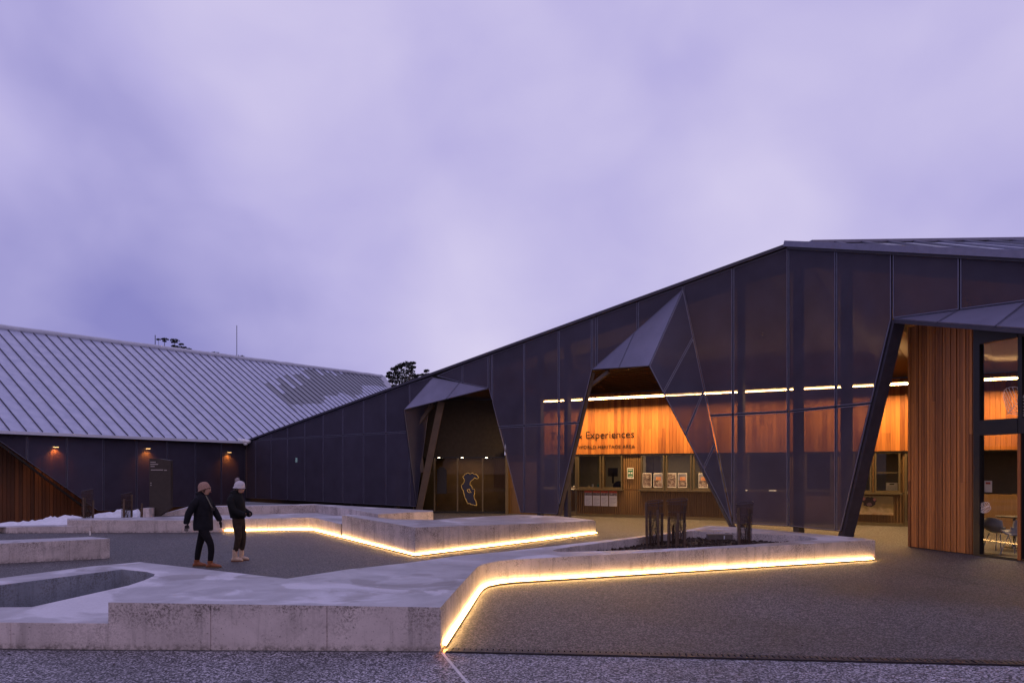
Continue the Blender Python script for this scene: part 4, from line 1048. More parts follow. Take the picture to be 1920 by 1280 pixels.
# wildlife poster
m, nt, b = newmat('wildlife_print'); t = nd(nt, 'ShaderNodeTexCoord'); sp = nd(nt, 'ShaderNodeSeparateXYZ'); nt.links.new(t.outputs['Object'], sp.inputs[0])
n = nd(nt, 'ShaderNodeTexNoise'); n.inputs['Scale'].default_value = 5; n.inputs['Detail'].default_value = 7; nt.links.new(t.outputs['Object'], n.inputs[0])
ad_ = nd(nt, 'ShaderNodeMath', operation='MULTIPLY_ADD'); ad_.inputs[1].default_value = .5; nt.links.new(n.outputs[0], ad_.inputs[0]); nt.links.new(sp.outputs[2], ad_.inputs[2])
c = nd(nt, 'ShaderNodeValToRGB'); E = c.color_ramp.elements; E[0].position = .5; E[0].color = (.12, .07, .03, 1); E[1].position = 1.25; E[1].color = (.30, .22, .08, 1)
k1 = c.color_ramp.elements.new(.58); k1.color = (.62, .34, .14, 1); k2 = c.color_ramp.elements.new(.70); k2.color = (.78, .60, .30, 1); k3 = c.color_ramp.elements.new(.85); k3.color = (.42, .30, .10, 1)
nt.links.new(ad_.outputs[0], c.inputs[0]); nt.links.new(c.outputs[0], b.inputs['Base Color']); b.inputs['Roughness'].default_value = .28
wild = m
o = sheet('wildlife_poster', 1590, 1675, .36, .98, 'wide golden wildlife poster of a dark furry animal under the far ticket window', [(0, 1, 0, 1, wild, 0)], off=.05)
fur = plain('print_dark_fur', (.05, .035, .035), .6, 0, .5, 40); pink = plain('print_pink', (.5, .2, .17), .6)
hd2 = thing('poster_print', TP(ST(1630), .06, .6), 'printed furry head on the golden wildlife poster', 'print')
def blob(cx_, cz_, rx, rz_, m, off, seed, parent, name, jag=.12):
    r_ = random.Random(seed); mb = MB(); P = []
    for k in range(36):
        a = 2 * math.pi * k / 36; q = 1 + r_.uniform(-jag, jag); P.append(TP(cx_ + rx * math.cos(a) * q, off, cz_ + rz_ * math.sin(a) * q))
    mb.poly(P, m); return mb.build(name, parent)
sc_x = ST(1630); blob(sc_x, .78, .20, .17, fur, .0570, 1, hd2, 'fur'); blob(sc_x - .16, .88, .045, .05, pink, .0580, 2, hd2, 'ear'); blob(sc_x + .15, .86, .04, .05, pink, .0580, 3, hd2, 'ear'); blob(sc_x, .70, .08, .06, plain('print_snout', (.28, .16, .15), .6), .0590, 4, hd2, 'snout')
# things on and behind the ticket counters
def small(name, label, cat, mbfn, group=None):
    mb = MB(); mbfn(mb); return tag(mb.build(name), label, cat, group)
axs = (dT, nT, V(0, 0, 1))
small('monitor', 'dark computer monitor behind the second ticket window', 'monitor', lambda q: (q.box(TP(ST(1137), -.8, 1.75), (.2, .03, .17), 'black', axs), q.box(TP(ST(1137), -.8, 1.45), (.03, .03, .15), 'black', axs)))
small('office_chair', 'dark blue rounded chair back behind the second ticket window', 'chair', lambda q: (q.ball(TP(ST(1152), -.6, 1.18), .25, plain('navy_fabric', (.02, .022, .05), .8), 12, 8, (1, .5, .9)), q.tube([TP(ST(1152), -.6, .05), TP(ST(1152), -.6, 1.0)], .03, 'black')))
small('cabinet', 'pale tall cabinet inside the window beside the batten pier', 'cabinet', lambda q: (q.box(TP(ST(1216), -.9, 1.2), (.30, .2, 1.2), 'cream', axs), q.box(TP(ST(1216), -.69, 1.2), (.004, .006, 1.1), 'black', axs)))
small('wall_board', 'black framed board on the room wall behind the second ticket window', 'board', lambda q: q.box(TP(ST(1158), -3.1, 2.0), (.35, .03, .42), 'black', axs))
small('cup', 'white paper cup on the first ticket counter', 'cup', lambda q: q.tube([TP(ST(1109), -.15, 1.16), TP(ST(1109), -.15, 1.27)], [.03, .04], 'white', 10))
small('hand_bell', 'small rounded service bell on the first ticket counter', 'bell', lambda q: q.ball(TP(ST(1101), -.15, 1.17), .055, 'soffit', 10, 8, (1, 1, .8)))
small('sanitiser_bottle', 'small teal bottle on the first ticket counter', 'bottle', lambda q: (q.tube([TP(ST(1119), -.15, 1.16), TP(ST(1119), -.15, 1.25), TP(ST(1119), -.15, 1.28)], [.04, .04, .015], plain('teal_plastic', (.05, .25, .24), .4), 10)))
small('pennant', 'small white pennant on a stick on the far ticket counter', 'flag', lambda q: (q.tube([TP(ST(1619), .02, 1.10), TP(ST(1619), .02, 1.55)], .008, 'board', 6), q.poly([TP(ST(1619), .02, 1.55), TP(ST(1619), .02, 1.35), TP(ST(1619) - .08, .02, 1.36)], 'paper')))
for i, x in enumerate((1398, 1449)):
    M['deskglow'] = M.get('deskglow') or emis('desk_lamp_glow', (1, .8, .55), 2.2)
    small('desk_light', ('shorter', 'longer')[i] + ' low desk light glowing behind the mesh near the corner', 'light', lambda q: q.box(TP(ST(x), .05, 1.115), ((.07, .12)[i], .02, .015), 'deskglow', axs), 'desk lights behind the mesh')

# ------------------------------------------------------------------ left building
CL = V(-14.6, 37.4, 0); dL = V(-.4806, -.8769, 0); nL = V(.8769, -.4806, 0)      # wall runs from the valley corner towards the viewer
EZ = 3.30
left = thing('low_building', V(-18, 31, 0), 'long low building with a snow covered standing seam roof', 'building')
def LP(s, off, z): return CL + dL * s + nL * off + V(0, 0, z)
def SL(x, y): p = hit(x, y, CL, nL); return ((p - CL).dot(dL), p.z)
a = SL(0, 828); b = SL(190, 962)
slope = (a[1] - b[1]) / (a[0] - b[0])
s_top = b[0] + (EZ - b[1]) / slope; s_bot = b[0] + (0.0 - b[1]) / slope
LW = 1.55
reg = [(0, .0), (s_bot, .0), (s_top, EZ), (0, EZ)]
k = 0
while k * LW < 16:
    c = clip(clip(reg, lambda p: p[0] - k * LW), lambda p: (k + 1) * LW - p[0])
    if len(c) >= 3: panel([LP(p[0], 0, p[1]) for p in c], left, flip=nL)
    k += 1
q = MB(); q.bar(LP(s_top + .1, .0, EZ), LP(s_bot, .0, -.3), .07, .08, 'black'); q.build('opening_trim', left)
q = MB(); q.poly([LP(-.5, -1.15, -.4), LP(22, -1.15, -.4), LP(22, -1.15, EZ + .3), LP(-.5, -1.15, EZ + .3)], 'board_dark'); q.poly([LP(-1, 0, EZ - .02), LP(22, 0, EZ - .02), LP(22, -1.2, EZ - .02), LP(-1, -1.2, EZ - .02)], 'dark')
iw = q.build('timber_wall', left)
M['board_red'] = wood('dark_cedar_boards', (0.05, 0.018, 0.008), (0.17, 0.065, 0.022))
random.seed(9); s = SL(250, 900)[0]; send = s + 9.5
while s < send:
    w = .15; me = board_mesh(EZ + .35, w - .014, .035, 'board_red', ('l',), (dL, nL)); put(me, 'timber_board', LP(s, -1.11 + random.choice([0, .008]), -.38), iw); s += w
# wall lights behind the mesh
M['sconce'] = emis('sconce_lamp', (1, .55, .2), 30)
sco = None
for i, (x, y) in enumerate(((105, 838), (278, 841), (430, 848), (-34, 885))):
    p = hit(x, y, CL, nL, -1.0)
    sp_ = bpy.data.lights.new('sconce_spot', 'SPOT'); sp_.energy = (200, 110, 140, 60)[i]; sp_.color = (1, .42, .13); sp_.spot_size = R(130); sp_.spot_blend = .8; sp_.shadow_soft_size = .04
    if sco is None:
        sco = thing('wall_light', p, 'x', 'wall light', 'wall lights on the left building'); q = MB(); q.box(p + V(0, 0, .05), (.12, .05, .04), 'black', (dL, nL, V(0, 0, 1))); q.build('housing', sco)
        q = MB(); q.box(p + V(0, 0, .003), (.10, .035, .006), 'sconce', (dL, nL, V(0, 0, 1))); q.build('lamp', sco); w_ = sco
    else: w_ = copy_thing(sco, p, 'x')
    w_['label'] = ('glowing wall light above the diagonal opening of the low building', 'glowing wall light above the dark information pillar', 'glowing wall light nearest the valley corner', 'wall light beside the doorway at the edge of the picture')[i]
    so = bpy.data.objects.new('sconce_spot', sp_); COL.objects.link(so); so.location = p + V(0, 0, -.02) + nL * .02; so.parent = None
# roof: eave plane, ridge by survey
eC = CL + nL * .25 + V(0, 0, EZ + .07); hL = -nL; rise = .679
def roof_pt(x, y):
    nn = V(0, 0, 1) - hL * rise
    return hit(x, y, eC, nn)
E_left = eC + dL * 20; R_left = None
def on_roof(s, r): return eC + dL * s + hL * r + V(0, 0, rise * r)
rl = roof_pt(0, 615); rr_ = roof_pt(716, 706)
def sr(p): return ((p - eC).dot(dL), (p - eC).dot(hL))
s_l, r_l = sr(rl); s_r, r_r = sr(rr_)
kr = (r_l - r_r) / (s_l - s_r)
ridge = lambda s: r_r + kr * (s - s_r)
s_end = s_r
gable = roof_pt(738, 742); sg, rg_ = sr(gable)
M['roof_left'] = roofmat('snowy_zinc', .50, (tuple(eC), tuple(dL), tuple(hL)))
q = MB(); S = [22, 0, sg, s_end]
q.poly([on_roof(22, 0), on_roof(0, 0), on_roof(-3, 0), on_roof(sg - (s_end - sg) * 1.2, rg_ - (r_r - rg_) * 1.2), on_roof(s_end, r_r), on_roof(22, ridge(22))], 'roof_left')
rb = q.build('roof', left)
s = .10
M['seam'] = plain('seam_metal', (.05, .05, .09), .5, .3, .1)
while s < 21:
    m_ = MB(); m_.bar(on_roof(s, .02) + V(0, 0, .03), on_roof(s, ridge(s) - .05) + V(0, 0, .03), .022, .045, 'seam'); m_.build('standing_seam', left); s += .604
s = .10 - .604
while s > s_end:
    rmin = .02 if s > sg else rg_ + (r_r - rg_) * (s - sg) / (s_end - sg)
    if ridge(s) - rmin > .2:
        m_ = MB(); m_.bar(on_roof(s, rmin) + V(0, 0, .03), on_roof(s, ridge(s) - .05) + V(0, 0, .03), .022, .045, 'seam'); m_.build('standing_seam', left)
    s -= .604
# rounded snow along the ridge, gable capping
q = MB(); pts = [on_roof(22 + (s_end - 22) * i / 60, ridge(22 + (s_end - 22) * i / 60)) + V(0, 0, .02 + .03 * mnoise.noise(V(i * .4, 0, 0))) for i in range(61)]
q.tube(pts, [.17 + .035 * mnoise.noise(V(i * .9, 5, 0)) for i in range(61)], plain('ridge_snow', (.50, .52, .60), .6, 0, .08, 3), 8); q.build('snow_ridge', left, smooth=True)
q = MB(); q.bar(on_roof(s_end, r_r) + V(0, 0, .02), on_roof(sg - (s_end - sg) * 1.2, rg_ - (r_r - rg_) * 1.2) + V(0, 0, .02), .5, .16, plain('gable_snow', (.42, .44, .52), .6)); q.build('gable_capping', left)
q = MB(); M['fascia'] = plain('snowy_gutter', (.62, .64, .72), .5, 0, .06, 2)
q.bar(eC + dL * 22 + V(0, 0, -.05) + nL * .05, eC + V(0, 0, -.05) + nL * .05, .16, .12, 'fascia'); q.build('gutter', left)
q = MB(); vc = hit(457, 827, P0, nA, .35)
for k, (dx, dz, r) in enumerate(((0, 0, .17), (.22, -.02, .14), (-.25, .06, .13), (.1, -.14, .11), (-.5, .08, .10))): q.ball(vc + V(dx, 0, dz), r, 'snow', 12, 8, (1.2, 1, .8))
tag(q.build('snow_clump', smooth=True, weld=False), 'lump of snow caught in the valley gutter where the two roofs meet', 'snow')
q = MB()
for t in ([on_roof(-1, 0), on_roof(22, 0), LP(22, -14, 0), LP(-1, -14, 0)],): q.poly([p + V(0, 0, -.12) if p.z > 1 else p + V(0, 0, 1) for p in t], 'dark')
q.build('roof_underside', left)
# aerials on the ridge
for i, (x, y0, y1) in enumerate(((291, 628, 652), (444, 610, 668))):
    d = (60, 60)[i]; q = MB(); q.tube([pp(x, y1 + 6, d), pp(x, y0, d)], (.035, .03)[i], 'steel', 6); q.box(pp(x, y1 - 2, d), (.25 if i == 0 else .03, .03, .03), 'fascia')
    tag(q.build('aerial_mast'), ('short thin mast beside the small trees above the snowy ridge', 'tall thin mast standing alone above the snowy ridge')[i], 'mast', 'aerial masts')
# dark information pillar
q = thing('information_pillar', gp(300, 967, .375), 'tall dark information pillar with faint pale lettering', 'sign')
d = gp(300, 969, .375).y + .3
pm = MB(); fpts = [pp(280, 969, d), pp(299, 967, d), pp(320, 951, d), pp(320, 863, d), pp(299, 859.5, d), pp(280, 859.5, d)]
bk_ = [p + V(0, .14, 0) for p in fpts]; M['pillar'] = plain('pillar_brown', (.035, .026, .022), .5, .2, .15)
pm.poly(fpts, 'pillar'); pm.poly(bk_[::-1], 'pillar')
for i in range(6): pm.poly([fpts[i], bk_[i], bk_[(i + 1) % 6], fpts[(i + 1) % 6]], 'pillar')
pm.build('pillar_body', q)
M['palelet'] = plain('pale_lettering', (.42, .38, .36), .5)
lt = MB()
for (x0, x1, y) in ((282, 292, 866), (282, 296.5, 870), (282.5, 290, 874), (283, 306, 880.5), (308, 313, 881)):
    lt.box((pp(x0, y, d) + pp(x1, y, d)) / 2 + V(0, -.004, 0), ((pp(x1, y, d).x - pp(x0, y, d).x) / 2, .002, .012), 'palelet')
for y in (905, 909): lt.box(pp(283, y, d) + V(0, -.004, 0), (.02, .002, .01), 'palelet')
lt.build('pale_text', q)

# ------------------------------------------------------------------ tree guards
M['guard'] = perf('guard_mesh', (.07, .04, .03), .66, .7)
M['stake'] = plain('stake_wood', (.10, .065, .045), .8, 0, .3, 10)
M['twig'] = plain('twig_bark', (.06, .045, .03), .9, 0, .3)
M['leaf'] = plain('leaf_green', (.05, .06, .03), .7, 0, .4, 20)
def guard(px0, px1, ytop, yb, flare, label, d, stakes=3, group='tree guards in the beds', z0=None):
    z0 = .29 if z0 is None else z0; cx_ = ((px0 + px1) / 2 - 960) / 1280 * d; w = (px1 - px0) / 1280 * d; z1 = H - (ytop - 880) / 1280 * d; h = z1 - z0
    t = thing('tree_guard', V(cx_, d, z0), label, 'tree guard', group); mb = MB(); n = 20; r0 = w / 2 / (1 + flare * .5)
    for j in range(12):
        f = j / 11; r = r0 * (1 + flare * max(0, (f - .5) * 2) ** 1.5); 
        for i in range(n):
            a = 2 * math.pi * i / n; sq = 1 / max(abs(math.cos(a)), abs(math.sin(a))) ** .45
            mb.v.append((cx_ + r * math.cos(a) * sq * .95 + .03 * f * flare, d + r * .8 * math.sin(a) * sq, z0 + h * f + (.03 * math.sin(a + 1) if j == 11 else 0)))
    mi = mb.mat('guard')
    for j in range(11):
        for i in range(n): mb.f.append((j * n + i, j * n + (i + 1) % n, (j + 1) * n + (i + 1) % n, (j + 1) * n + i)); mb.m.append(mi)
    mb.build('guard_mesh', t, smooth=True)
    # rolled top edge and a seam of wire
    e_ = MB(); top_ = [Vector(mb.v[11 * n + i]) for i in range(n)] + [Vector(mb.v[11 * n])]; e_.tube(top_, .006, 'steel', 4); e_.tube([Vector(mb.v[j * n + 3]) for j in range(12)], .006, 'steel', 4)
    for jj in range(2, 11, 2): e_.tube([Vector(mb.v[jj * n + i]) for i in range(n)] + [Vector(mb.v[jj * n])], .003, 'steel', 3)
    e_.build('edge_wire', t, weld=False)
    r_ = random.Random(int(px0))
    for k in range(stakes):
        a = 2 * math.pi * (k + .2) / stakes; s_ = MB(); b0 = V(cx_ + r0 * 1.0 * math.cos(a), d + r0 * .8 * math.sin(a), z0 - .1); hh_ = h * r_.uniform(.62, .97)
        s_.bar(b0, b0 + V(r_.uniform(-.02, .02), 0, hh_ + .1), .045, .045, 'stake'); s_.build('stake', t)
    tw_ = MB()
    for k in range(7):
        p = V(cx_ + r_.uniform(-.4, .4) * r0, d + r_.uniform(-.3, .3) * r0, z0); pts = [p]
        for m2_ in range(4): p = p + V(r_.uniform(-.05, .05), r_.uniform(-.04, .04), h * r_.uniform(.10, .2)); pts.append(p)
        tw_.tube(pts, [.01, .008, .006, .005, .003], 'twig', 4)
        for _ in range(14):
            q_ = r_.choice(pts[1:]) + V(r_.uniform(-.06, .06), r_.uniform(-.06, .06), r_.uniform(-.05, .05)); a = r_.uniform(0, 6.28); dv = V(math.cos(a), math.sin(a), r_.uniform(-.5, .8)) * .025; sv = V(-math.sin(a), math.cos(a), 0) * .012
            tw_.poly([q_ - dv, q_ + sv, q_ + dv, q_ - sv], 'leaf')
    tw_.build('sapling', t, weld=False)
guard(1211, 1243, 940, 1020, .05, 'brown mesh tree guard nearest the bed\'s narrow end, straight sided', 14.3, 4)
guard(1251, 1287, 937, 1020, .28, 'flared mesh tree guard in the middle of the bed with short stakes round it', 14.4, 3)
guard(1380, 1411, 942, 1018, .18, 'flared mesh tree guard standing alone before the corner of the mesh facade', 14.2, 2)
guard(154, 173, 918, 972, .05, 'dark tree guard rising from the snow nearest the diagonal opening', 21.2, 3, z0=.2)
guard(228, 246, 924, 970, .05, 'dark tree guard in the snow beside the square concrete upstand', 21.3, 3, z0=.3)
r_ = random.Random(4)
for i, (x, y, d) in enumerate(((1253, 978, 14.0), (1284, 980, 13.9), (1262, 984, 14.5), (1268, 981, 14.0))):
    q = MB(); b0 = V((x - 960) / 1280 * d, d, .25); q.tube([b0, V(b0.x + .005, b0.y, H - (y - 880) / 1280 * d)], .024, 'stake', 7)
    tag(q.build('garden_stake'), ('short round stake at the narrow side of the flared guard', 'short round stake at the corner side of the flared guard', 'thin short stake behind the flared guard', 'short stake just in front of the flared guard')[i], 'stake', 'short stakes round the flared guard')
q = MB(); p = gp(254.5, 970, .375); q.tube([p + V(0, .3, -.1), p + V(.03, .3, .42)], .03, 'stake', 7); tag(q.build('garden_stake'), 'dark stake leaning beside the second tree guard in the snow', 'stake')
q = MB(); p = pp(1332, 1004, 16.2); q.box(V(p.x, 15.5, .31), (.27, .10, .075), plain('pit_lid', (.12, .10, .09), .7, 0, .2)); q.box(V(p.x + .08, 15.395, .31), (.012, .006, .05), 'fascia'); tag(q.build('service_box'), 'brown service box against the rear wall of the planted bed', 'box')

# ------------------------------------------------------------------ trees
M['foliage'] = plain('eucalypt_foliage', (.018, .022, .016), .8, 0, .5, 2.0)
M['bark'] = plain('eucalypt_bark', (.10, .085, .07), .9, 0, .3)
def tree(base, h, clumps, label, seed, leafsize=.16, per=170, group=None):
    r_ = random.Random(seed); t = thing('gum_tree', base, label, 'tree', group); tk = MB(); cr_ = MB()
    top_ = base + V(r_.uniform(-.5, .5), 0, h * .8)
    tk.tube([base, base.lerp(top_, .5) + V(r_.uniform(-.3, .3), 0, 0), top_], [.35, .25, .08], 'bark', 8)
    for (cx_, cy_, cz_, rx, rz_) in clumps:
        c = Vector((cx_, cy_, cz_)); f = r_.uniform(.35, .75); st_ = base.lerp(top_, f)
        if st_.z > c.z - .2: st_ = base.lerp(top_, max(.2, (c.z - base.z) / (top_.z - base.z) * .75))
        md = st_.lerp(c, .6) + V(r_.uniform(-.3, .3), 0, -.25); tk.tube([st_, md, c], [.09, .05, .02], 'bark', 5)
        for _ in range(per):
            a = r_.uniform(0, 6.28); rad = r_.random() ** .5; zz = r_.uniform(-1, 1) * (1 - rad * .6)
            p = c + V(rx * rad * math.cos(a), rx * rad * math.sin(a), rz_ * zz - .25 * rad * rad * rz_)
            u = V(r_.gauss(0, 1), r_.gauss(0, 1), r_.gauss(0, 1)).normalized() * leafsize; w = u.cross(V(r_.gauss(0, 1), r_.gauss(0, 1), r_.gauss(0, 1))).normalized() * leafsize * .45
            cr_.poly([p - u, p + w, p + u, p - w], 'foliage')
    tk.build('trunk', t, weld=False); o = cr_.build('crown', t, weld=False); return t
def clumps_from(lst, d, dep=2.0, seed=1):
    r_ = random.Random(seed); out_ = []
    for (x, y, rx, ry) in lst:
        rx *= 1.15; ry *= 1.1
        dd = d + r_.uniform(-dep, dep); p = pp(x, y, dd); out_.append((p.x, p.y, p.z, rx / 1280 * dd, ry / 1280 * dd))
    return out_
r_ = random.Random(8); L1 = [(762, 681, 7, 4), (747, 687, 6, 4), (774, 680, 5, 3), (753, 684, 6, 4), (739, 691, 6, 4), (768, 686, 7, 5), (731, 699, 5, 3), (728, 705, 4, 3), (744, 699, 6, 5), (735, 707, 6, 4), (757, 695, 8, 6), (770, 695, 7, 6), (774, 703, 6, 5), (750, 706, 8, 6), (762, 705, 8, 7), (742, 714, 7, 5), (733, 714, 5, 3), (753, 716, 9, 6), (768, 713, 7, 6), (777, 711, 5, 4), (730, 727, 6, 4), (740, 724, 7, 5), (750, 726, 7, 5), (760, 722, 6, 5), (775, 688, 4, 3)]
d = 72; b0 = pp(752, 880, d); b0.z = 0
tree(b0, 12.0, clumps_from(L1, d, 2, 3), 'dense dark gum tree showing above the roof valley', 21, .13, 120)
L2 = [(800, 694, 4, 1.6), (798, 696, 3, 1.5), (793, 702, 5, 2), (803, 701, 5, 2), (785, 703, 4, 1.6), (789, 709, 4, 2), (801, 705, 5, 2), (781, 710, 4, 2), (780, 706, 3, 1.6)]
d = 64; b0 = pp(792, 880, d); b0.z = 0; tree(b0, 10, clumps_from(L2, d, 1, 5), 'thin sparse gum tree beside the dense one, half hidden by the roof edge', 22, .11, 60)
d = 95
for i, (L3, xb, lab) in enumerate(([[(297, 636, 3, 1.2), (309, 635.5, 6, 1.8), (308, 639, 3, 1.2)], 305, 'small flat topped gum peeking over the snowy ridge next to the short mast'], [[(328, 637.5, 7, 2.4), (327, 641, 5, 1.6), (332, 650, 9, 3), (340, 645, 4, 1.6), (330, 655, 8, 3), (325, 648, 3, 1.4)], 330, 'layered gum, largest of the treetops over the snowy ridge'], [[(346, 651, 3, 1.4), (354, 654, 4, 1.6), (349, 656, 4, 1.6)], 350, 'small low gum top beside the layered one on the snowy ridge'], [[(402, 662, 11, 1.6)], 402, 'flat dark treetop just clearing the ridge between the two masts'], [[(450, 668, 8, 2.2)], 450, 'low dark treetop at the foot of the tall mast'])):
    b0 = pp(xb, 880, d); b0.z = 0; tree(b0, 16, clumps_from(L3, d, .5, i), lab, 30 + i, .14, 90, 'gum treetops beyond the snowy ridge')

lf = MB(); r_ = random.Random(12); M['litter'] = plain('dry_leaf', (.05, .03, .02), .8, 0, .5, 3)
for k in range(70):
    if k < 30: p = gp(r_.uniform(0, 1900), r_.uniform(1225, 1275)); p.z = .006
    else: p = gp(r_.uniform(950, 1850), r_.uniform(1070, 1215)); p.z = .002
    a = r_.uniform(0, 6.28); u_ = V(math.cos(a), math.sin(a), .15) * r_.uniform(.008, .022); w_2 = V(-math.sin(a), math.cos(a), .3) * r_.uniform(.005, .012)
    lf.poly([p - u_, p - w_2 + V(0, 0, .004), p + u_, p + w_2 + V(0, 0, .004)], 'litter')
tag(lf.build('leaf_litter', weld=False), 'tiny dark dry leaves and grit strewn over the paving', 'leaf litter', kind='stuff')
# ------------------------------------------------------------------ people
def skinned(name, verts, edges, radii, mat, parent, sub=2, root=0, extra=None):
    me = bpy.data.meshes.new(name); me.from_pydata([tuple(v) for v in verts], edges, []); o = bpy.data.objects.new(name, me); COL.objects.link(o)
    sk = o.modifiers.new('skin', 'SKIN'); sk.use_smooth_shade = True
    for i, r in enumerate(radii):
        d_ = me.skin_vertices[0].data[i]; d_.radius = (r, r) if not isinstance(r, tuple) else r; d_.use_root = (i == root)
    ss = o.modifiers.new('sub', 'SUBSURF'); ss.levels = sub; ss.render_levels = sub
    bpy.context.view_layer.update()
    m2_ = bpy.data.meshes.new_from_object(o.evaluated_get(bpy.context.evaluated_depsgraph_get())); bpy.data.objects.remove(o)
    m2_.materials.clear(); m2_.materials.append(mat); m2_.polygons.foreach_set('use_smooth', [True] * len(m2_.polygons))
    if extra:                                   # more skinned chains (hands) joined into the same mesh
        bm = bmesh.new(); bm.from_mesh(m2_)
        for e2 in extra: bm.from_mesh(e2)
        bm.to_mesh(m2_); bm.free()
    o = bpy.data.objects.new(name, m2_); COL.objects.link(o); o.parent = parent; return o
def chain_mesh(verts, edges, radii, sub=1):
    t = skinned('tmp', verts, edges, radii, M['dark'], None, sub); me = t.data.copy(); bpy.data.objects.remove(t); return me
def hand(wrist, dirv, side, curl=.5):
    """five-fingered relaxed hand; dirv down the hand, side = toward the thumb"""
    dv = dirv.normalized(); sd = (side - dv * side.dot(dv)).normalized(); up = dv.cross(sd)
    V_ = [wrist, wrist + dv * .045, wrist + dv * .085]; R_ = [(.020, .026), (.016, .036), (.014, .036)]; E_ = [(0, 1), (1, 2)]
    for k, (o_, ln) in enumerate(((.030, .072), (.010, .080), (-.010, .074), (-.029, .060))):
        b = len(V_); p = wrist + dv * .082 + sd * o_; V_ += [p, p + dv * ln * .5 + up * curl * .012, p + dv * ln * .85 + up * curl * .035]; R_ += [(.0085,) * 2, (.008,) * 2, (.007,) * 2]; E_ += [(2, b), (b, b + 1), (b + 1, b + 2)]
    b = len(V_); p = wrist + dv * .03 + sd * .03; V_ += [p, p + dv * .035 + sd * .02, p + dv * .065 + sd * .022 + up * .01]; R_ += [(.011,) * 2, (.010,) * 2, (.008,) * 2]; E_ += [(0, b), (b, b + 1), (b + 1, b + 2)]
    return chain_mesh(V_, E_, R_, 1)
def cloth(name, col, var=.25, scale=14, bump=.5): return plain(name, col, .9, 0, var, scale, bump, spec=.2)
skin = plain('skin', (.52, .30, .22), .55, 0, .05)
def head_parts(t, hc, fwd, hat, pom, haircol):
    """hat, ears, eyes, mouth on a head centred at hc, looking along fwd"""
    up = V(0, 0, 1); rt_ = fwd.cross(up).normalized(); upv = rt_.cross(fwd).normalized()
    q = MB(); n, m_ = 18, 9
    for j in range(m_ + 1):
        th = (math.pi * .60) * j / m_
        for i in range(n):
            a = 2 * math.pi * i / n; rb = 1 + .025 * math.cos(a * 9) * (j > 1)
            loc = rt_ * (math.sin(th) ** .75 * math.cos(a) * .098 * rb) + fwd * (math.sin(th) ** .75 * math.sin(a) * .108 * rb - .016) + upv * (math.cos(th) * .118 + .030)
            if j == m_: loc = loc * 1.0
            q.v.append(tuple(hc + loc))
    hi = q.mat(hat)
    for j in range(m_):
        for i in range(n): q.f.append((j * n + i, (j + 1) * n + i, (j + 1) * n + (i + 1) % n, j * n + (i + 1) % n)); q.m.append(hi)
    q.tube([hc + rt_ * math.cos(2 * math.pi * i / 18) * .101 + fwd * (math.sin(2 * math.pi * i / 18) * .104 - .016) + upv * (.004 + .016 * math.sin(2 * math.pi * i / 18)) for i in range(19)], .017, hat, 8)
    ho_ = q.build('beanie', t, smooth=True, weld=False); ho_.parent = t; ho_.matrix_parent_inverse = Matrix.Identity(4)
    if pom:
        q = MB(); c_ = hc + upv * .145 - fwd * .085; r_ = random.Random(2)
        q.ball(c_, .045, pom, 10, 8)
        for _ in range(260):
            v = V(r_.gauss(0, 1), r_.gauss(0, 1), r_.gauss(0, 1)).normalized(); w = v.cross(V(r_.random(), 1, r_.random())).normalized() * .004; q.poly([c_ + v * .03 - w, c_ + v * .03 + w, c_ + v * r_.uniform(.055, .072)], pom)
        o = q.build('pompom', t, weld=False); o.parent = t; o.matrix_parent_inverse = Matrix.Identity(4)
    q = MB(); ew = plain('eye_dark', (.03, .02, .02), .3)
    for sg_ in (-1, 1): q.ball(hc + rt_ * sg_ * .034 + fwd * .089 + upv * -.004, .011, ew, 8, 6)
    o = q.build('eyes', t, smooth=True); o.parent = t; o.matrix_parent_inverse = Matrix.Identity(4)
    q = MB(); q.tube([hc + rt_ * -.022 + fwd * .087 - upv * .070, hc + fwd * .094 - upv * .072, hc + rt_ * .022 + fwd * .087 - upv * .070], .006, plain('lips', (.40, .14, .12), .5), 6); o = q.build('mouth', t); o.parent = t; o.matrix_parent_inverse = Matrix.Identity(4)
    q = MB()
    for sg_ in (-1, 1): q.ball(hc + rt_ * sg_ * .082 - upv * .02, .026, haircol, 8, 6, (.6, 1, 1.6))
    q.ball(hc - fwd * .055 - upv * .055, .068, haircol, 10, 8, (1, 1, .9)); o = q.build('hair', t, smooth=True, weld=False); o.parent = t; o.matrix_parent_inverse = Matrix.Identity(4)
def head_chain(hc, fwd):
    up = V(0, 0, 1); rt_ = fwd.cross(up).normalized(); upv = rt_.cross(fwd).normalized()
    vs = [hc + upv * .03 - fwd * .008, hc - upv * .035 + fwd * .02, hc - upv * .085 + fwd * .050, hc + fwd * .098 - upv * .028]
    return vs, [(.082, .088), (.070, .070), (.032, .034), (.012, .012)]
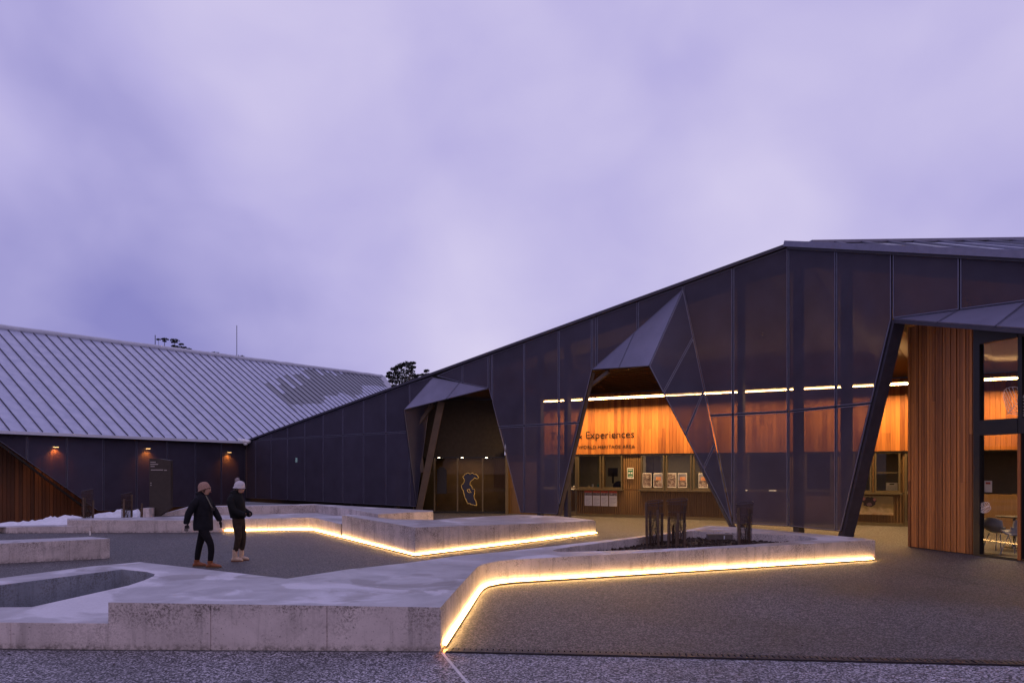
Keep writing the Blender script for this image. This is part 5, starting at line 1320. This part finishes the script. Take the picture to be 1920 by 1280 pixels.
def boots(t, feet, mat, sole, name='boot'):
    for (ank, toe, hgt) in feet:
        q = MB(); ank = Vector(ank); toe = Vector(toe); d_ = (toe - ank); d_.z = 0; d_.normalize(); sd = V(-d_.y, d_.x, 0); n = 14
        zf = min(ank.z, toe.z) ; heel = V(ank.x, ank.y, 0) - d_ * .065; L_ = (V(toe.x, toe.y, 0) - heel).length; z0 = toe.z - .03
        rings = []
        for (f, w, h_) in ((0, .030, .055), (.08, .040, .07), (.35, .042, .10), (.6, .050, .075), (.85, .046, .06), (1.0, .018, .035)):
            c_ = heel + d_ * L_ * f + V(0, 0, z0); rings.append([c_ + sd * w * math.cos(a_2 * 2 * math.pi / n) * (1 if math.sin(a_2 * 2 * math.pi / n) > -.5 else .95) + V(0, 0, max(.012, h_ * (.5 + .5 * math.sin(a_2 * 2 * math.pi / n)))) for a_2 in range(n)])
        i0 = len(q.v); mi = q.mat(mat)
        for rg in rings: q.v += [tuple(p) for p in rg]
        for j in range(len(rings) - 1):
            for i in range(n): q.f.append((i0 + j * n + i, i0 + j * n + (i + 1) % n, i0 + (j + 1) * n + (i + 1) % n, i0 + (j + 1) * n + i)); q.m.append(mi)
        q.f.append(tuple(i0 + i for i in range(n))); q.m.append(mi); q.f.append(tuple(i0 + (len(rings) - 1) * n + i for i in range(n))); q.m.append(mi)
        q.tube([V(ank.x, ank.y, z0 + .05), ank + V(0, 0, hgt - .04), ank + V(0, 0, hgt)], [.046, .047, .052], mat, 12)
        i1 = len(q.v); q.box(heel + d_ * L_ * .5 + V(0, 0, z0 + .004), (L_ * .49, .043, .012), sole, (d_, sd, V(0, 0, 1)))
        for k in range(4): q.bar(heel + d_ * (L_ * (.42 + .07 * k)) + sd * .018 + V(0, 0, z0 + .095 - .010 * k), heel + d_ * (L_ * (.42 + .07 * k)) - sd * .018 + V(0, 0, z0 + .095 - .010 * k), .006, .006, sole)
        o = q.build(name, t, smooth=False, weld=False); o.parent = t; o.matrix_parent_inverse = Matrix.Identity(4)

def garment(name, rings, sleeves, mat, t):
    """rings: (x, y, z, rx, ry) up the torso; sleeves: lists of (x, y, z, r)"""
    q = MB(); n = 20; i0 = 0; mi = q.mat(mat); rr9 = random.Random(len(rings) * 7)
    for (x, y, z, rx, ry) in rings:
        for k in range(n):
            a = 2 * math.pi * k / n; w = 1 + .035 * math.sin(a * 3 + z * 19) + rr9.uniform(-.012, .012)
            q.v.append((x + rx * w * math.cos(a), y + ry * w * math.sin(a), z + .008 * math.sin(a * 2 + z * 7)))
    for j in range(len(rings) - 1):
        for k in range(n): q.f.append((j * n + k, j * n + (k + 1) % n, (j + 1) * n + (k + 1) % n, (j + 1) * n + k)); q.m.append(mi)
    for sl_ in sleeves:
        P = []; Rr = []
        for i in range(len(sl_) - 1):
            a = Vector(sl_[i][:3]); b = Vector(sl_[i + 1][:3])
            for f in (0, .33, .66): P.append(a.lerp(b, f)); Rr.append((sl_[i][3] * (1 - f) + sl_[i + 1][3] * f) * (1 + .05 * math.sin((i * 3 + f * 3) * 2.3)))
        P.append(Vector(sl_[-1][:3])); Rr.append(sl_[-1][3]); q.tube(P, Rr, mat, 12)
    o = q.build(name, t, smooth=True, weld=False); o.matrix_parent_inverse = Matrix.Identity(4)
    md = o.modifiers.new('sub', 'SUBSURF'); md.levels = 1; md.render_levels = 1; return o
# the walker in the long dark coat
b1 = gp(384, 1062.5); t = thing('person', b1, 'person in a tan beanie, long black coat and brown boots, striding and looking up', 'person')
fwd = V(.96, .10, .20).normalized(); hc = V(.010, 0, 1.475)
hv, hr = head_chain(hc, fwd)
BV = [V(-.03, 0, .82), V(-.03, 0, 1.0), V(-.05, 0, 1.22), V(-.045, 0, 1.36)] + hv
BR = [(.10, .11), (.09, .11), (.09, .11), (.048, .048)] + hr
BE = [(0, 1), (1, 2), (2, 3), (3, 5), (5, 4), (5, 6), (5, 7)]
def limb(V_, R_, E_, frm, pts, rs):
    p = frm
    for a_2, r in zip(pts, rs): V_.append(Vector(a_2)); R_.append((r, r)); E_.append((p, len(V_) - 1)); p = len(V_) - 1
    return p
limb(BV, BR, BE, 2, [(-.06, -.15, 1.24), (-.20, -.23, 1.02), (-.245, -.22, .83)], [.055, .042, .028])
limb(BV, BR, BE, 2, [(-.05, .15, 1.24), (.09, .23, 1.05), (.20, .20, .86)], [.055, .042, .028])
limb(BV, BR, BE, 0, [(-.05, .08, .74), (-.13, .08, .45), (-.19, .08, .12)], [.085, .055, .04])
limb(BV, BR, BE, 0, [(0, -.08, .74), (.15, -.08, .45), (.135, -.08, .12)], [.085, .055, .04])
hands_ = []; gl_ = [hand(V(-.245, -.22, .84), V(.02, 0, -1), V(1, 0, 0)), hand(V(.20, .20, .87), V(.25, 0, -1), V(.6, -.5, 0))]
skinned('body', BV, BE, BR, skin, t, 2, 0)
for me_ in gl_:
    me_.materials.clear(); me_.materials.append(plain('dark_glove', (.02, .014, .016), .8)); o = bpy.data.objects.new('glove', me_); COL.objects.link(o); o.parent = t
tm = cloth('black_trousers', (.010, .009, .012)); jm = cloth('black_coat', (.012, .012, .017)); 
TV = [V(-.03, 0, .84), V(-.03, 0, .98), V(-.03, 0, 1.04)]; TR = [(.120, .14), (.11, .13), (.10, .12)]; TE = [(0, 1), (1, 2)]
limb(TV, TR, TE, 0, [(-.05, .08, .70), (-.125, .08, .46), (-.16, .08, .30), (-.19, .08, .10)], [.098, .068, .062, .052])
limb(TV, TR, TE, 0, [(.01, -.08, .70), (.145, -.08, .46), (.16, -.08, .30), (.137, -.08, .10)], [.098, .068, .062, .052])
skinned('trousers', TV, TE, TR, tm, t)
garment('coat', [(-.03, 0, .70, .160, .175), (-.03, 0, .705, .178, .19), (-.03, 0, .80, .178, .19), (-.03, 0, .92, .168, .185), (-.03, 0, 1.05, .165, .185), (-.035, 0, 1.18, .170, .195), (-.045, 0, 1.27, .160, .20), (-.055, 0, 1.33, .125, .165), (-.055, 0, 1.38, .085, .10), (-.05, 0, 1.42, .075, .08)],
        [[(-.06, -.13, 1.295, .075), (-.10, -.19, 1.22, .080), (-.20, -.225, 1.03, .068), (-.245, -.22, .86, .055), (-.248, -.22, .83, .046)],
         [(-.05, .13, 1.295, .075), (-.02, .19, 1.22, .080), (.09, .225, 1.05, .068), (.19, .205, .89, .055), (.20, .20, .86, .046)]], jm, t)
q = MB(); q.tube([V(-.06, 0, 1.39) + V(.075 * math.cos(a_2 * .45), .085 * math.sin(a_2 * .45), .012 * math.sin(a_2)) for a_2 in range(15)], .032, jm, 8); o = q.build('hood', t, smooth=True); o.matrix_parent_inverse = Matrix.Identity(4)
q = MB(); q.tube([V(.055, -.075, 1.36), V(.10, -.07, 1.27), V(.15, -.05, 1.15), V(.17, -.03, 1.12)], .010, cloth('grey_cord', (.20, .20, .16)), 6); q.box(V(.165, -.03, 1.10), (.03, .018, .028), 'black'); o = q.build('camera_strap', t); o.matrix_parent_inverse = Matrix.Identity(4)
head_parts(t, hc, fwd, cloth('tan_knit', (.38, .24, .19), .3, 60, .9), None, plain('brown_hair', (.08, .05, .03), .6))
boots(t, [((-.19, .08, .13), (.0, .08, .035), .0), ((.135, -.08, .13), (.345, -.08, .035), .0)], plain('brown_boot_leather', (.26, .085, .03), .55, 0, .2, 20), plain('boot_sole', (.12, .08, .05), .8))

# the second person, hands in pockets
b2 = gp(447, 1051); t = thing('person', b2, 'person in a white pompom beanie, black jacket and pale boots, hands in pockets, looking down', 'person')
fwd = V(.97, -.08, -.20).normalized(); hc = V(.03, 0, 1.475)
hv, hr = head_chain(hc, fwd)
BV = [V(-.01, 0, .86), V(-.02, 0, 1.0), V(-.05, 0, 1.22), V(-.03, 0, 1.36)] + hv
BR = [(.09, .10), (.08, .10), (.09, .10), (.046, .046)] + hr; BE = [(0, 1), (1, 2), (2, 3), (3, 5), (5, 4), (5, 6), (5, 7)]
limb(BV, BR, BE, 2, [(-.07, -.14, 1.23), (-.02, -.22, 1.05), (.07, -.18, .97)], [.052, .040, .028]); limb(BV, BR, BE, 2, [(-.07, .14, 1.23), (-.02, .22, 1.05), (.07, .18, .97)], [.052, .040, .028])
limb(BV, BR, BE, 0, [(0, -.07, .76), (.035, -.075, .47), (-.04, -.08, .12)], [.08, .052, .038]); limb(BV, BR, BE, 0, [(.01, .07, .76), (.06, .08, .47), (.02, .10, .12)], [.08, .052, .038])
skinned('body', BV, BE, BR, skin, t, 2, 0, [hand(V(.07, -.175, .965), V(.7, .2, -.15), V(0, .2, 1), 1), hand(V(.07, .175, .965), V(.7, -.2, -.15), V(0, -.2, 1), 1)])
tm = cloth('olive_trousers', (.045, .032, .024)); jm = cloth('black_jacket', (.012, .013, .014))
TV = [V(-.01, 0, .86), V(-.01, 0, .99), V(-.01, 0, 1.04)]; TR = [(.12, .13), (.11, .125), (.10, .12)]; TE = [(0, 1), (1, 2)]
limb(TV, TR, TE, 0, [(0, -.072, .74), (.035, -.075, .50), (.0, -.078, .32), (-.035, -.08, .19)], [.098, .072, .064, .050]); limb(TV, TR, TE, 0, [(.01, .072, .74), (.06, .08, .50), (.045, .09, .32), (.02, .10, .19)], [.098, .072, .064, .050])
skinned('trousers', TV, TE, TR, tm, t)
garment('jacket', [(-.01, 0, .865, .125, .14), (-.01, 0, .87, .145, .16), (-.015, 0, .90, .140, .155), (-.02, 0, .96, .160, .17), (-.035, 0, 1.08, .170, .18), (-.05, 0, 1.19, .172, .19), (-.06, 0, 1.27, .155, .19), (-.055, 0, 1.33, .120, .155), (-.045, 0, 1.38, .085, .095), (-.035, 0, 1.43, .075, .08)],
        [[(-.07, sg_ * .12, 1.29, .075), (-.085, sg_ * .185, 1.21, .080), (-.03, sg_ * .225, 1.05, .072), (.10, sg_ * .18, .965, .068), (.175, sg_ * .14, .94, .066), (.20, sg_ * .12, .935, .040)] for sg_ in (-1, 1)], jm, t)
q = MB(); q.tube([V(-.045, 0, 1.385) + V(.080 * math.cos(a_2 * .45), .088 * math.sin(a_2 * .45), .012 * math.sin(a_2)) for a_2 in range(15)], .030, jm, 8); q.ball(V(-.13, 0, 1.30), .08, jm, 10, 7, (.7, 1.1, 1)); o = q.build('hood', t, smooth=True); o.matrix_parent_inverse = Matrix.Identity(4)
head_parts(t, hc, fwd, cloth('white_knit', (.62, .60, .64), .12, 60, .9), plain('pompom_fur', (.36, .32, .33), .9, 0, .3, 30), plain('dark_hair', (.05, .03, .02), .6))
boots(t, [((-.04, -.08, .16), (.125, -.08, .035), .08), ((.02, .10, .16), (.17, .11, .035), .08)], plain('pale_boot_leather', (.58, .42, .30), .6, 0, .12, 20), plain('brown_sole', (.20, .09, .05), .8))
